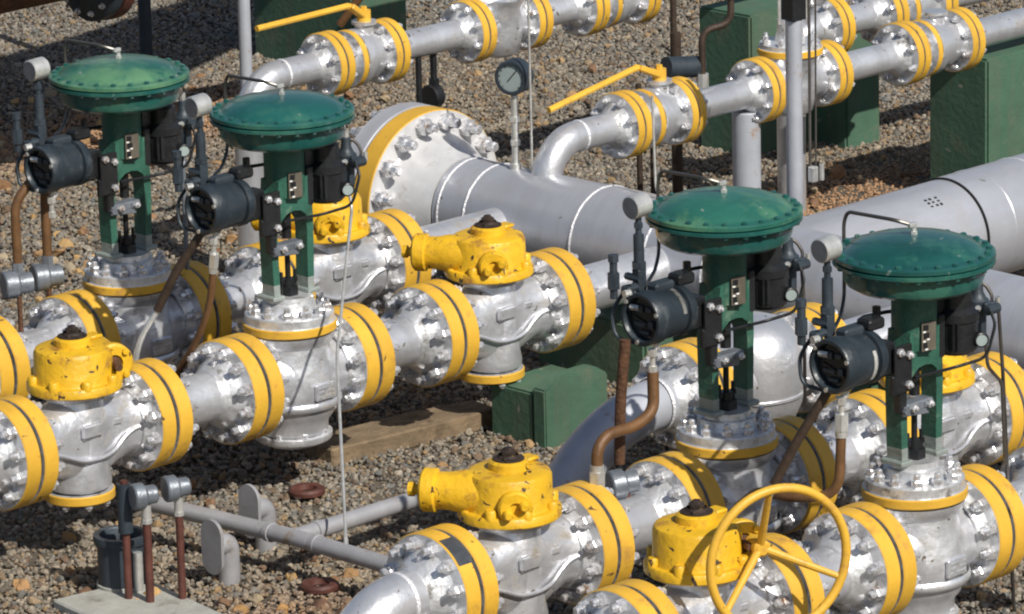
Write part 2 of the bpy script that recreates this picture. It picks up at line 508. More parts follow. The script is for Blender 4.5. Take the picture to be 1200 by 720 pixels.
# ------------------------------------------------------------------ plug valve with worm gearbox
def superell(bm, secs, seg=40, mi=0):
    """secs: (x, a, b, n, zc) superellipse cross-sections along x, centre z=.42"""
    rings = []
    for x, a, b, n, zc in secs:
        rg = []
        for k in range(seg):
            th = 2 * PI * k / seg
            c, s = math.cos(th), math.sin(th)
            rg.append(bm.verts.new((x, a * abs(c) ** (2 / n) * (1 if c > 0 else -1), .42 + zc + b * abs(s) ** (2 / n) * (1 if s > 0 else -1))))
        rings.append(rg)
    for i in range(len(rings) - 1):
        for k in range(seg):
            f = bm.faces.new((rings[i][k], rings[i][(k + 1) % seg], rings[i + 1][(k + 1) % seg], rings[i + 1][k])); f.material_index = mi

def plug_body_mesh():
    bm = NB()
    secs = [(-.225, .118, .118, 2, 0), (-.20, .108, .112, 2, 0), (-.165, .094, .110, 2.2, 0), (-.12, .088, .118, 2.6, -.004), (-.08, .094, .128, 3, -.006), (0, .10, .132, 3.2, -.006),
            (.08, .094, .128, 3, -.006), (.12, .088, .118, 2.6, -.004), (.165, .094, .110, 2.2, 0), (.20, .108, .112, 2, 0), (.225, .118, .118, 2, 0)]
    superell(bm, secs, 48)
    # vertical barrel
    lathe(bm, [(.085, .235), (.108, .25), (.110, .27), (.102, .31), (.102, .50), (.094, .52), (.090, .545), (.112, .552), (.116, .572)], seg=44)
    # raised parting rib that dips round the barrel
    for sy in (-1, 1):
        pts = [(-.222, sy * .114, .405), (-.17, sy * .100, .405), (-.12, sy * .098, .385), (-.07, sy * .107, .362), (0, sy * .112, .356), (.07, sy * .107, .365), (.12, sy * .098, .40), (.17, sy * .100, .425), (.222, sy * .114, .425)]
        tube(bm, pts, .0065, 8, rad=.03, n=3)
    # cast lugs
    box(bm, (-.02, -.104, .455), (.09, .02, .05), bev=.008, seg=2)
    box(bm, (.10, -.088, .46), (.05, .02, .03), bev=.008, seg=2)
    return mesh('body', bm, 'cast', 50)
PLUG = plug_body_mesh()
def plug_bottom_mesh():
    bm = NB()
    lathe(bm, [(0, -.012), (.04, -.012), (.045, 0), (.112, 0), (.116, .004), (.116, .028), (.112, .032), (.09, .032)], (0, 0, .205), seg=44, mids=[1, 1, 1, 0, 0, 0, 1])
    return mesh('bottom_cover', bm, ['yellow', 'face'])
PLUGB = plug_bottom_mesh()

def gear_drum_mesh():
    bm = NB()
    lathe(bm, [(.09, .574), (.150, .574), (.155, .579), (.155, .600), (.150, .606), (.134, .608), (.130, .616), (.128, .70), (.122, .712), (.105, .719), (.062, .722), (.060, .742), (.052, .748), (0, .748)], seg=52)
    for k in range(8):
        a = 2 * PI * (k + .5) / 8
        c, s = math.cos(a), math.sin(a)
        lathe(bm, [(.018, .600), (.018, .626), (.014, .631), (0, .631)], (c * .138, s * .138, 0), seg=12)
    box(bm, (.10, .02, .725), (.05, .05, .012), bev=.004)
    return mesh('gearbox', bm, 'gear', 40)
DRUM = gear_drum_mesh()
def rust_nut_mesh():
    bm = NB()
    lathe(bm, [(.048, .744), (.048, .752), (.034, .756), (.030, .764)], seg=20)
    lathe(bm, [(0, .762), (.024, .762), (.024, .774), (.015, .778), (.013, .784), (0, .784)], seg=6)
    box(bm, (.03, .02, .756), (.02, .02, .018), bev=.004)
    box(bm, (-.030, -.02, .755), (.02, .016, .016), bev=.004)
    return mesh('indicator_cap', bm, 'capdark', 30)
RNUT = rust_nut_mesh()

def nose_mesh():
    """long worm housing with its end cap, pointing away from the runs' camera side"""
    bm = NB()
    d = Vector((-.55, .86, 0)).normalized(); p = Vector((d.y, -d.x, 0))
    o = Vector((0, 0, .655)) - p * .045
    lathe(bm, [(.062, .02), (.066, .06), (.066, .13), (.058, .165), (.056, .205), (.066, .210), (.066, .246), (.058, .254), (.026, .256), (.024, .262), (0, .262)], o, d, 28)
    lathe(bm, [(.016, .25), (.016, .275), (.022, .277), (.022, .295), (0, .297)], o, d, 10)
    return mesh('worm_housing', bm, 'gear', 35)
NOSE = nose_mesh()
def bearing_mesh():
    bm = NB()
    d = Vector((-.6, -.8, -.05)).normalized(); p = Vector((-d.y, d.x, 0)).normalized()
    o = Vector((0, 0, .645))
    lathe(bm, [(.052, .09), (.052, .142), (.046, .150), (.02, .150), (.018, .140), (0, .140)], o, d, 24)
    for s in (-1, 1):
        lathe(bm, [(.015, .13), (.015, .168), (.010, .176), (0, .176)], o + p * s * .024 + Vector((0, 0, .012 * s)), d, 12)
    return mesh('bearing_cap', bm, 'gear', 35)
BEAR = bearing_mesh()
def sideworm_mesh():
    bm = NB()
    n = Vector((-.36, -.93, 0)).normalized(); p = Vector((-n.y, n.x, 0)) * 1.0
    o = Vector((p.x, p.y, 0)) * .118 + Vector((0, 0, .655))
    lathe(bm, [(.03, -.15), (.045, -.145), (.050, -.12), (.050, .03), (.066, .034), (.066, .056), (.058, .062), (.030, .062), (.028, .05), (0, .05)], o, n, 26)
    for k in range(4):
        a = PI / 4 + k * PI / 2
        q = frame(n) @ Vector((math.cos(a) * .054, math.sin(a) * .054, 0))
        lathe(bm, [(.011, .05), (.011, .072), (0, .074)], o + q, n, 8)
    box(bm, (p.x * .07, p.y * .07, .655), (.10, .10, .085), Quaternion((0, 0, 1), math.atan2(p.y, p.x)).to_matrix(), bev=.012, seg=2)
    return mesh('worm_housing', bm, 'gear', 35), o, n
SIDEW, SW_O, SW_N = sideworm_mesh()
def shaft_mesh():
    bm = NB()
    lathe(bm, [(.024, .045), (.024, .062), (.013, .066), (.013, .11), (0, .112)], SW_O, SW_N, 14)
    return mesh('worm_shaft', bm, 'rust', 30)
SHAFT = shaft_mesh()
COVER_NUT = nut_mesh(.013, .014, .007, .006, m='nutm')

def plug_valve(label, x0, x1, y, kind, wheel=False):
    xc = (x0 + x1) / 2
    root = thing('plug_valve', label, 'valve', (xc, y, 0), group='flanged plug valves in the pipe runs')
    L = (x1 - x0) / 2
    b = link('body', PLUG, root); b.scale.x = (L - .065) / .225
    flange(root, -L, 1, kind='v6')
    flange(root, L, -1, kind='v6', gask=True)
    c = link('bottom_cover', PLUGB, root)
    for k in range(8):
        a = 2 * PI * (k + .5) / 8
        link('bolt', COVER_NUT, c, (.098 * math.cos(a), .098 * math.sin(a), .206), (PI, 0, 0))
    gb = link('gearbox', DRUM, root)
    link('indicator_cap', RNUT, gb)
    if kind == 'nose':
        link('worm_housing', NOSE, gb); link('bearing_cap', BEAR, gb)
    else:
        link('worm_housing', SIDEW, gb); link('worm_shaft', SHAFT, gb)
    if wheel:
        hub = SW_O + SW_N * .12 + Vector((-SW_N.y, SW_N.x, 0)) * .024
        wc = hub + SW_N * .12 + Vector((0, 0, -.004))
        F = frame(SW_N)
        bm = NB()
        RW = .213
        tube(bm, [wc + F @ Vector((RW * math.cos(2 * PI * k / 64), RW * math.sin(2 * PI * k / 64), 0)) for k in range(64)], .0135, 12, closed=True)
        hw = obj('handwheel', bm, 'yellow', root)
        bm = NB()
        lathe(bm, [(0, -.05), (.026, -.05), (.026, .012), (.018, .020), (0, .020)], hub, SW_N, 18)
        obj('hub', bm, 'yellow', hw)
        for ang in (97, 218, 338):
            a = R(ang)
            # wheel-plane axes: side is horizontal to the right as seen from the front, then up
            side = Vector((-SW_N.y, SW_N.x, 0)); up = Vector((0, 0, 1))
            e = wc + (side * math.cos(a) + up * math.sin(a)) * RW
            bm = NB()
            tube(bm, [hub + (e - hub) * .05, e], [.0125, .0095], 10)
            obj('spoke', bm, 'yellow', hw)
    return root

# ------------------------------------------------------------------ globe control valve with diaphragm actuator
def cv_proto():
    root = thing('control_valve', 'x', 'control valve')
    HL = .2515
    bm = NB()
    lathe(bm, [(.120, -HL + .06), (.108, -.17), (.112, -.12), (.135, -.06), (.142, 0), (.135, .06), (.112, .12), (.108, .17), (.120, HL - .06)], (0, 0, .41), (1, 0, 0), 44)
    lathe(bm, [(0, .165), (.05, .165), (.06, .175), (.095, .18), (.098, .215), (.118, .225), (.120, .262), (.138, .285), (.152, .33), (.156, .385), (.150, .44), (.136, .485), (.132, .53), (.148, .548), (.152, .572)], seg=52)
    # cast web at the front of the bowl
    lathe(bm, [(.162, -.014), (.168, -.006), (.168, .006), (.162, .014)], (0, 0, .335), (0, 0, 1), 48)
    obj('body', bm, 'cast', root, sharp=45)
    f = flange(root, -HL, 1, kind='v6'); flange(root, HL, -1, kind='v6', gask=True)
    # studs round the lower cap
    bm = NB()
    lathe(bm, [(.09, .196), (.128, .196), (.132, .202), (.132, .218), (.10, .222)], seg=40)
    lc = obj('bottom_cap', bm, 'face', root)
    for k in range(8):
        a = 2 * PI * (k + .5) / 8
        link('bolt', COVER_NUT, lc, (.112 * math.cos(a), .112 * math.sin(a), .220))
    # cast nameplate on the bowl
    bm = NB()
    n = Vector((.05, -1, 0)).normalized()
    q = Quaternion((0, 0, 1), math.atan2(n.y, n.x) + PI / 2).to_matrix()
    c = n * .158
    box(bm, (c.x, c.y, .385), (.088, .014, .055), q, .003)
    for r_ in range(3):
        for i in range(5):
            if (r_ * 5 + i) % 4 == 3: continue
            cc = n * .166 + Vector((-n.y, n.x, 0)) * ((i - 2) * .015)
            box(bm, (cc.x, cc.y, .400 - r_ * .015), (.010, .003, .008), q, 0)
    obj('cast_plate', bm, 'cast', root)
    # bonnet flange pair
    bm = NB()
    lathe(bm, [(.13, .576), (.154, .576), (.159, .581), (.159, .604), (.155, .608), (.150, .609), (.150, .636), (.146, .640), (.098, .641), (.092, .650), (.088, .672), (.076, .676), (.074, .694), (0, .694)], seg=52, mids=[1, 0, 0, 0, 1, 1, 1, 1, 1, 1, 1, 1, 1])
    bf = obj('bonnet_flange', bm, ['yellow', 'face'], root)
    nm = nut_mesh(.0185, .022, .0105, .014, m='nutm')
    for k in range(12):
        a = 2 * PI * (k + .5) / 12
        link('bolt', nm, bf, (.125 * math.cos(a), .125 * math.sin(a), .640), (0, 0, random.random()))
    # yoke: inverted U extruded along y
    bm = NB()
    prs = []
    out = [(-.088, .694), (-.092, .80), (-.095, .93), (-.093, .985), (-.084, 1.025), (-.070, 1.055), (-.066, 1.10)]
    inn = [(-.062, .694), (-.064, .80), (-.066, .91), (-.063, .94), (-.052, .968), (-.028, .986), (0, .990)]
    outm = out + [(0, 1.10)] + [(-x, z) for x, z in out[::-1]]
    innm = inn + [(0, .992)] + [(-x, z) for x, z in inn[::-1]]
    for (w0, w1, zlo, zhi, mi) in ((.045, .045, 0, 9, 0),):
        vo = []
        for (ox, oz), (ix, iz) in zip(outm, innm):
            h = .030 if oz < .99 else .044
            vo.append([bm.verts.new((ox, -h, oz)), bm.verts.new((ox, h, oz)), bm.verts.new((ix, h, iz)), bm.verts.new((ix, -h, iz))])
        for i in range(len(vo) - 1):
            for k in range(4):
                a, b = vo[i], vo[i + 1]
                try:
                    fc = bm.faces.new((a[k], a[(k + 1) % 4], b[(k + 1) % 4], b[k]))
                except ValueError:
                    pass
        bm.faces.new(vo[0]); bm.faces.new(vo[-1][::-1])
    bmesh.ops.bisect_plane(bm, geom=list(bm.verts) + list(bm.edges) + list(bm.faces), plane_co=(0, 0, .745), plane_no=(0, 0, 1))
    for fc in bm.faces:
        fc.material_index = 1 if fc.calc_center_median().z < .745 else 0
    lathe(bm, [(.066, 1.04), (.068, 1.08), (.068, 1.215), (.075, 1.222)], seg=40)
    for s in (-1, 1):
        box(bm, (s * .078, 0, .700), (.052, .09, .016), bev=.004, mi=1)
    obj('yoke', bm, ['yoke', 'yokes'], root, sharp=30)
    bm = NB()
    cyl(bm, (0, 0, .69), (0, 0, 1), .034, .035, 6)
    cyl(bm, (0, 0, .72), (0, 0, 1), .022, .03, 16)
    cyl(bm, (0, 0, .75), (0, 0, 1), .0095, .11, 12)
    for sx in (-1, 1):
        cyl(bm, (sx * .03, .0, .70), (0, 0, 1), .006, .075, 8)
        cyl(bm, (sx * .03, .0, .735), (0, 0, 1), .011, .014, 6)
    obj('packing_box', bm, 'black', root)
    bm = NB()
    cyl(bm, (0, 0, .89), (0, 0, 1), .017, .11, 14)
    cyl(bm, (0, 0, .975), (0, 0, 1), .028, .03, 6)
    obj('stem', bm, 'black', root)
    bm = NB()
    box(bm, (-.03, -.03, .872), (.115, .045, .028), bev=.004)
    box(bm, (.0, -.052, .872), (.03, .01, .018), bev=.002)
    st = obj('stem_clamp', bm, 'grey', root)
    for s in (-1, 1):
        link('bolt', COVER_NUT, st, (-.03 + s * .035, -.052, .872), (R(90), 0, 0))
    # name plate on the neck
    n = Vector((-.21, -.976, 0)).normalized()
    q = Quaternion((0, 0, 1), math.atan2(n.y, n.x) + PI / 2).to_matrix()
    t = Vector((-n.y, n.x, 0))
    bm = NB()
    c = n * .072
    box(bm, (c.x, c.y, 1.085), (.052, .005, .088), q, .001)
    pl = obj('nameplate', bm, 'plate', root)
    bm = NB()
    for dz, w, dx in ((.028, .018, -.012), (.004, .020, -.010), (-.026, .014, -.014)):
        cc = n * .0755 + t * dx
        box(bm, (cc.x, cc.y, 1.085 + dz), (w, .002, .017), q, 0)
    obj('black_marking', bm, 'black', pl)
    bm = NB()
    for dz, dx in ((.016, -.018), (-.008, -.004), (-.013, -.018), (-.038, -.010)):
        cc = n * .0757 + t * dx
        box(bm, (cc.x, cc.y, 1.085 + dz), (.010, .002, .005), q, 0)
    obj('white_marking', bm, 'white', pl)
    # diaphragm casing
    bm = NB()
    lathe(bm, [(0, 1.380), (.04, 1.379), (.08, 1.376), (.12, 1.370), (.155, 1.361), (.180, 1.351), (.194, 1.342), (.201, 1.336), (.206, 1.333), (.236, 1.332), (.241, 1.328), (.241, 1.3165), (.236, 1.3155), (.20, 1.3155)], seg=72)
    up = obj('upper_casing', bm, 'green', root, sharp=32)
    bm = NB()
    lathe(bm, [(.20, 1.3115), (.236, 1.3115), (.241, 1.3085), (.241, 1.299), (.236, 1.297), (.216, 1.295), (.210, 1.288), (.209, 1.256), (.202, 1.238), (.184, 1.226), (.14, 1.214), (.085, 1.206), (.066, 1.200)], seg=72)
    lo = obj('lower_casing', bm, 'green', root, sharp=32)
    cb = NB()
    lathe(cb, [(0, 0), (.0095, 0), (.0095, .007), (.007, .009), (0, .009)], seg=6)
    cb = mesh('bolt', cb, 'green', 25)
    for k in range(24):
        a = 2 * PI * k / 24
        link('bolt', cb, up, (.222 * math.cos(a), .222 * math.sin(a), 1.332))
        link('bolt', cb, lo, (.227 * math.cos(a), .227 * math.sin(a), 1.297), (PI, 0, 0))
    bm = NB()
    cyl(bm, (0, 0, 1.378), (0, 0, 1), .011, .012, 6)
    cyl(bm, (0, 0, 1.388), (0, 0, 1), .008, .012, 10)
    box(bm, (-.006, 0, 1.410), (.03, .014, .013), bev=.002)
    obj('air_inlet', bm, 'zinc', root)
    # air tubing: over the casing, and below from the instrument
    bm = NB()
    tube(bm, [(-.01, 0, 1.410), (-.05, .03, 1.428), (-.03, .235, 1.415), (-.03, .250, 1.38), (-.03, .250, 1.15), (-.10, .20, 1.118), (-.28, .08, 1.108)], .0058, 8, rad=.03)
    obj('air_tube', bm, 'steel', root)
    # instrument: round case with dished front facing along the pipe
    ZI = 1.055
    bm = NB()
    lathe(bm, [(.066, -.400), (.070, -.412), (.079, -.412), (.083, -.404), (.083, -.345), (.078, -.338), (.077, -.235), (.070, -.225), (.070, -.222), (.081, -.218), (.082, -.190), (.074, -.172), (.04, -.160), (0, -.160)], (0, 0, ZI), (1, 0, 0), 48)
    lathe(bm, [(.066, -.400), (.064, -.37), (.0, -.37)], (0, 0, ZI), (1, 0, 0), 48)
    case = obj('instrument_case', bm, 'slate', root, sharp=32)
    bm = NB()
    lathe(bm, [(.0, -.378), (.063, -.378), (.064, -.371)], (0, 0, ZI), (1, 0, 0), 40)
    box(bm, (-.382, .0, ZI - .014), (.010, .095, .006), Matrix.Rotation(R(18), 3, 'X'), 0)
    fcp = obj('gauge_face', bm, 'glass', case)
    for yy, zz, w, h in ((.022, .028, .035, .022), (-.02, .030, .025, .016), (.018, -.020, .045, .014), (-.028, -.016, .02, .022), (.0, -.044, .04, .012)):
        bm = NB(); box(bm, (-.384, yy, ZI + zz), (.014, w, h), bev=.002)
        obj('relay', bm, 'bluish', case)
    bm = NB(); cyl(bm, (0, 0, 0), (1, 0, 0), .007, .012, 8); scm = mesh('cover_screw', bm, 'zinc')
    for k in range(3):
        a = R(40 + 120 * k)
        link('cover_screw', scm, case, (-.416, .074 * math.cos(a), ZI + .074 * math.sin(a)))
    # paper strip wrapped round the case
    bm = NB()
    strip = []
    for k in range(8):
        a = R(28 - k * 10)
        for x in (-.262, -.243):
            strip.append(bm.verts.new((x, -.0790 * math.cos(a), ZI + .0790 * math.sin(a) + .0)))
    for k in range(7):
        bm.faces.new((strip[2 * k], strip[2 * k + 1], strip[2 * k + 3], strip[2 * k + 2]))
    r_ = bmesh.ops.solidify(bm, geom=list(bm.faces), thickness=.001)
    lab = obj('paper_strip', bm, 'white', case)
    case.scale.x = .742; case.location.x = -.0663
    # mounting bracket
    bm = NB()
    box(bm, (-.155, -.005, 1.035), (.075, .06, .10), bev=.006)
    box(bm, (-.105, -.048, 1.00), (.075, .012, .145), bev=.003)
    box(bm, (-.125, -.042, .955), (.05, .02, .06), bev=.004)
    box(bm, (-.095, -.03, .905), (.03, .03, .09), bev=.004)
    br = obj('bracket', bm, 'black', root)
    for (dx, dz) in ((-.125, 1.055), (-.085, 1.04), (-.088, .95)):
        link('bolt', COVER_NUT, br, (dx, -.052, dz), (R(90), 0, 0))
    bm = NB()
    box(bm, (-.045, -.045, .86), (.11, .012, .03), Matrix.Rotation(R(6), 3, 'Y'), .002)
    cyl(bm, (-.09, -.055, .866), (0, 1, 0), .013, .02, 6)
    obj('feedback_arm', bm, 'grey', root)
    # gauge above the manifold
    bm = NB()
    lathe(bm, [(0, -.034), (.033, -.034), (.037, -.030), (.037, .026), (.030, .034), (0, .034)], (-.30, .07, 1.385), (1, 0, .05), 32, mids=[1, 0, 0, 0, 0])
    ga = obj('pressure_gauge', bm, ['zinc', 'grey'], root)
    bm = NB()
    cyl(bm, (-.30, .07, 1.295), (0, 0, 1), .010, .055, 8)
    cyl(bm, (-.30, .07, 1.315), (0, 0, 1), .014, .016, 6)
    cyl(bm, (-.30, .07, 1.20), (0, 0, 1), .017, .095, 12)
    cyl(bm, (-.30, .07, 1.19), (0, 0, 1), .022, .02, 6)
    box(bm, (-.30, .07, 1.155), (.034, .034, .07), bev=.004)
    cyl(bm, (-.345, .07, 1.135), (1, 0, 0), .014, .05, 8)
    box(bm, (-.345, .075, 1.125), (.03, .04, .036), bev=.006)
    cyl(bm, (-.31, .115, 1.16), (0, -1, 0), .012, .06, 6)
    tube(bm, [(-.30, .07, 1.13), (-.30, .06, 1.10)], .014, 8)
    box(bm, (-.24, .02, 1.135), (.12, .05, .03), bev=.008)
    cyl(bm, (-.365, .115, 1.10), (0, 0, 1), .012, .13, 8); cyl(bm, (-.365, .115, 1.13), (0, 0, 1), .019, .05, 6); cyl(bm, (-.365, .115, 1.215), (0, 0, 1), .016, .022, 8)
    obj('manifold', bm, 'bluish', root)
    bm = NB()
    cyl(bm, (-.375, .062, 1.125), (1, -.2, 0), .012, .022, 10)
    cyl(bm, (-.36, .05, 1.085), (.3, -1, 0), .010, .03, 6)
    obj('fitting', bm, 'zinc', root)
    # filter regulator on the other side
    bm = NB()
    lathe(bm, [(0, .985), (.056, .988), (.067, 1.000), (.067, 1.085), (.072, 1.09), (.072, 1.115), (.060, 1.125), (.052, 1.13), (.050, 1.18), (.036, 1.19), (0, 1.192)], (.172, -.01, 0), seg=28)
    box(bm, (.12, .01, 1.15), (.09, .05, .07), bev=.008)
    box(bm, (.16, -.045, 1.05), (.10, .04, .10), bev=.010, seg=2)
    box(bm, (.10, -.01, 1.09), (.08, .03, .05), bev=.004)
    obj('positioner', bm, 'black', root)
    bm = NB()
    lathe(bm, [(0, 0), (.022, 0), (.027, .006), (.027, .075), (.033, .080), (.035, .11), (.026, .118), (.018, .135), (.016, .165), (.010, .17), (0, .17)], (.262, -.02, 1.02), seg=20)
    box(bm, (.262, -.05, 1.115), (.03, .035, .03), bev=.005)
    cyl(bm, (.24, -.075, 1.11), (1, 0, 0), .016, .05, 10)
    cyl(bm, (.292, -.03, 1.105), (1, -.3, 0), .012, .035, 6)
    obj('air_filter', bm, 'bluish', root)
    bm = NB()
    cyl(bm, (.262, -.02, 1.186), (0, 0, 1), .011, .028, 8)
    cyl(bm, (.228, -.052, 1.115), (-1, -.3, 0), .010, .03, 8)
    cyl(bm, (.325, -.045, 1.10), (0, 0, 1), .008, .03, 8)
    obj('fitting', bm, 'zinc', root)
    # extra small tubing and glands
    for nm_, pp, r_, m_ in (('tube', [(.262, -.02, 1.19), (.262, -.02, 1.215), (.20, -.06, 1.225), (.15, -.09, 1.222)], .0055, 'steel'),
                            ('tube', [(-.17, .05, 1.10), (-.12, .11, 1.13), (.02, .115, 1.12), (.12, .06, 1.11)], .0060, 'black'),
                            ('tube', [(-.33, .11, 1.11), (-.36, .13, 1.06), (-.37, .11, .98), (-.335, .02, .965)], .0060, 'bluish'),
                            ('tube', [(.24, -.09, 1.11), (.235, -.115, 1.08), (.20, -.11, .98), (.12, -.05, .955), (-.06, -.055, .965)], .0050, 'black'),
                            ('tube', [(.30, -.03, 1.10), (.335, -.02, 1.12), (.34, .02, 1.16), (.29, .06, 1.17), (.18, .05, 1.15)], .0055, 'steel')):
        bm = NB(); tube(bm, pp, r_, 8, rad=.03); obj(nm_, bm, m_, root)
    bm = NB()
    lathe(bm, [(0, -.012), (.021, -.012), (.023, -.008), (.023, .010), (.019, .013), (.018, .010), (0, .010)], (.205, -.082, 1.03), (-.45, -.89, 0), 22, mids=[0, 0, 0, 0, 0, 1])
    obj('small_gauge', bm, ['black', 'dial'], root)
    bm = NB()
    box(bm, (-.19, .0, 1.150), (.07, .06, .035), bev=.008); cyl(bm, (-.165, .0, 1.165), (0, 0, 1), .013, .03, 6)
    obj('terminal_box', bm, 'black', root)
    bm = NB()
    box(bm, (.075, -.02, 1.06), (.03, .05, .13), bev=.004); box(bm, (.105, .03, .995), (.07, .012, .08), bev=.003)
    obj('positioner_bracket', bm, 'black', root)
    # small valve on the manifold side of the case
    bm = NB()
    cyl(bm, (-.315, -.01, .955), (0, 0, 1), .012, .03, 8)
    cyl(bm, (-.33, -.01, .935), (0, 0, 1), .015, .022, 6)
    cyl(bm, (-.33, -.01, .90), (0, 0, 1), .009, .04, 8)
    cyl(bm, (-.33, -.01, .885), (0, 0, 1), .014, .02, 6)
    obj('drain_fitting', bm, 'zinc', root)
    return root

CVP = cv_proto()

# ------------------------------------------------------------------ assemble the four runs
YA, YB, YC, YD = 0.0, .836, -2.016, -2.786
CX = -.0775
first = True
for y, lab in ((YA, 'green domed control valve second from left, yellow gearbox showing behind its regulator'),
               (YB, 'green domed diaphragm control valve farthest left, bare gravel behind its yoke'),
               (YC, 'green domed diaphragm control valve third from the left, in front of the grey elbow pipe'),
               (YD, 'green domed diaphragm control valve farthest right, behind the handwheel')):
    o = CVP if first else copy_tree(CVP)
    first = False
    o.location = (CX, y, 0)
    o['label'] = lab
    o['category'] = 'control valve'
    o['group'] = 'green diaphragm control valves'

for o in [x for x in COL.objects if x.name.startswith('control_valve')]:
    for ch in o.children_recursive:
        if ch.name.startswith('paper_strip'):
            if o.location.y > -1: bpy.data.objects.remove(ch)
            elif o.location.y > -2.2:
                # stuck higher up on this instrument
                Mx = Matrix.Translation((0, 0, 1.055)) @ Matrix.Rotation(R(-48), 4, 'X') @ Matrix.Translation((0, 0, -1.055))
                ch.matrix_local = Mx
            break
for o in [x for x in COL.objects if x.name.startswith('control_valve')]:
    if o.location.y > .5 or -2.2 < o.location.y < -1.5:
        for ch in o.children:
            if ch.name.startswith('upper_casing'):
                ch.data = ch.data.copy(); ch.data.materials[0] = M['green2']
# run A
G1 = 'short flanged pipe pieces in the runs'
spool('pipe_spool', 'silver flanged pipe end cut by the left edge, beside the yellow gearbox drum', -2.1, ST[0], YA, group=G1, f0=False)
plug_valve('silver plug valve at far left with a yellow drum gearbox and rusty cap', ST[0], ST[1], YA, 'side')
spool('pipe_spool', 'short silver pipe left of the second green control valve', ST[1], ST[2], YA, group=G1)
spool('pipe_spool', 'short silver pipe right of the second green control valve, above the timber', ST[3], ST[4], YA, group=G1)
plug_valve('silver plug valve in the middle, yellow gearbox nosing left in front of the header', ST[4], ST[5], YA, 'nose')
# run B
spool('pipe_spool', 'short silver pipe behind the left drum gearbox, leading to the leftmost control valve', ST[1], ST[2], YB, group=G1)
plug_valve('silver plug valve mostly outside the left edge behind the drum gearbox', ST[0], ST[1], YB, 'side')
spool('pipe_spool', 'short silver pipe between the leftmost control valve and the half hidden plug valve', ST[3], ST[4], YB, group=G1)
plug_valve('silver plug valve half hidden behind the second control valve, near the big header flange', ST[4], ST[5], YB, 'nose')
# run C
plug_valve('silver plug valve at bottom centre with a bright yellow gearbox pointing left over the gravel', ST[0], ST[1], YC, 'nose')
spool('pipe_spool', 'short silver pipe left of the third control valve with a brown hose above', ST[1], ST[2], YC, group=G1)
spool('pipe_spool', 'short silver pipe between the third and fourth control valves', ST[3], ST[4], YC, group=G1)
plug_valve('silver plug valve behind the rightmost control valve, cut by the right edge', ST[4], ST[5], YC, 'nose')
# run D
plug_valve('silver plug valve with a big yellow handwheel on its rusty topped gearbox', ST[0], ST[1], YD, 'side', wheel=True)
spool('pipe_spool', 'short silver pipe behind the yellow handwheel, left of the rightmost control valve', ST[1], ST[2], YD, group=G1)
spool('pipe_spool', 'silver pipe end at the lower right edge, beyond the rightmost control valve', ST[3], ST[4], YD, group=G1)

# outlet pipes that run from the last flange into the header
def outlet(y, x0, label, x1=1.72):
    root = thing('outlet_pipe', label, 'pipe', (x0, y, 0), group='outlet pipes into the big header')
    bm = NB()
    lathe(bm, [(PR, .12), (PR, x1 - x0)], (0, 0, .42), (1, 0, 0), 40)
    lathe(bm, [(PR, -.006), (PR + .004, 0), (PR, .006)], (.125, 0, .42), (1, 0, 0), 40)
    obj('pipe', bm, 'silver', root)
    flange(root, 0, 1)
    return root
outlet(YA, ST[5], 'silver outlet pipe from the middle plug valve into the grey header')
outlet(YB, ST[5], 'silver outlet pipe hidden behind the middle yellow gearbox, joining the header near its flange')
outlet(YC, ST[5], 'silver outlet pipe just beyond the right edge behind the rightmost dome')

# inlet elbows of runs C and D: flange, short pipe, bend to the ground
def inlet(y, label, down=.42, x0=ST[0], reach=.17, rad=.23, pr=PR):
    root = thing('elbow_pipe', label, 'pipe', (x0, y, 0))
    bm = NB()
    pts = [(-.12, 0, .42), (-reach, 0, .42)]
    N = 14
    for k in range(N + 1):
        a = (PI / 2) * k / N
        pts.append((-reach - rad * math.sin(a), 0, .42 - rad * (1 - math.cos(a))))
    pts.append((-reach - rad, 0, -.02))
    tube(bm, pts, pr, 32)
    obj('pipe', bm, 'silver', root)
    bm = NB()
    lathe(bm, [(pr, -.007), (pr + .004, 0), (pr, .007)], (-reach, 0, .42), (1, 0, 0), 40)
    obj('weld_seam', bm, 'weld', root)
    flange(root, 0, -1, gask=True)
    return root
e = inlet(YC, 'silver elbow pipe rising from the ground at bottom centre into the yellow flanges')
bm = NB()
vv = []
for k in range(9):
    a = R(38 + k * 4.2)
    for x in (-.060, -.0075):
        vv.append(bm.verts.new((x, -.1788 * math.cos(a), .42 + .1788 * math.sin(a))))
for k in range(8): bm.faces.new((vv[2 * k], vv[2 * k + 1], vv[2 * k + 3], vv[2 * k + 2]))
bmesh.ops.solidify(bm, geom=list(bm.faces), thickness=-.0015)
obj('bare_patch', bm, 'grey', e)
inlet(YD, 'silver elbow pipe below the bottom edge feeding the handwheel valve', x0=ST[0])

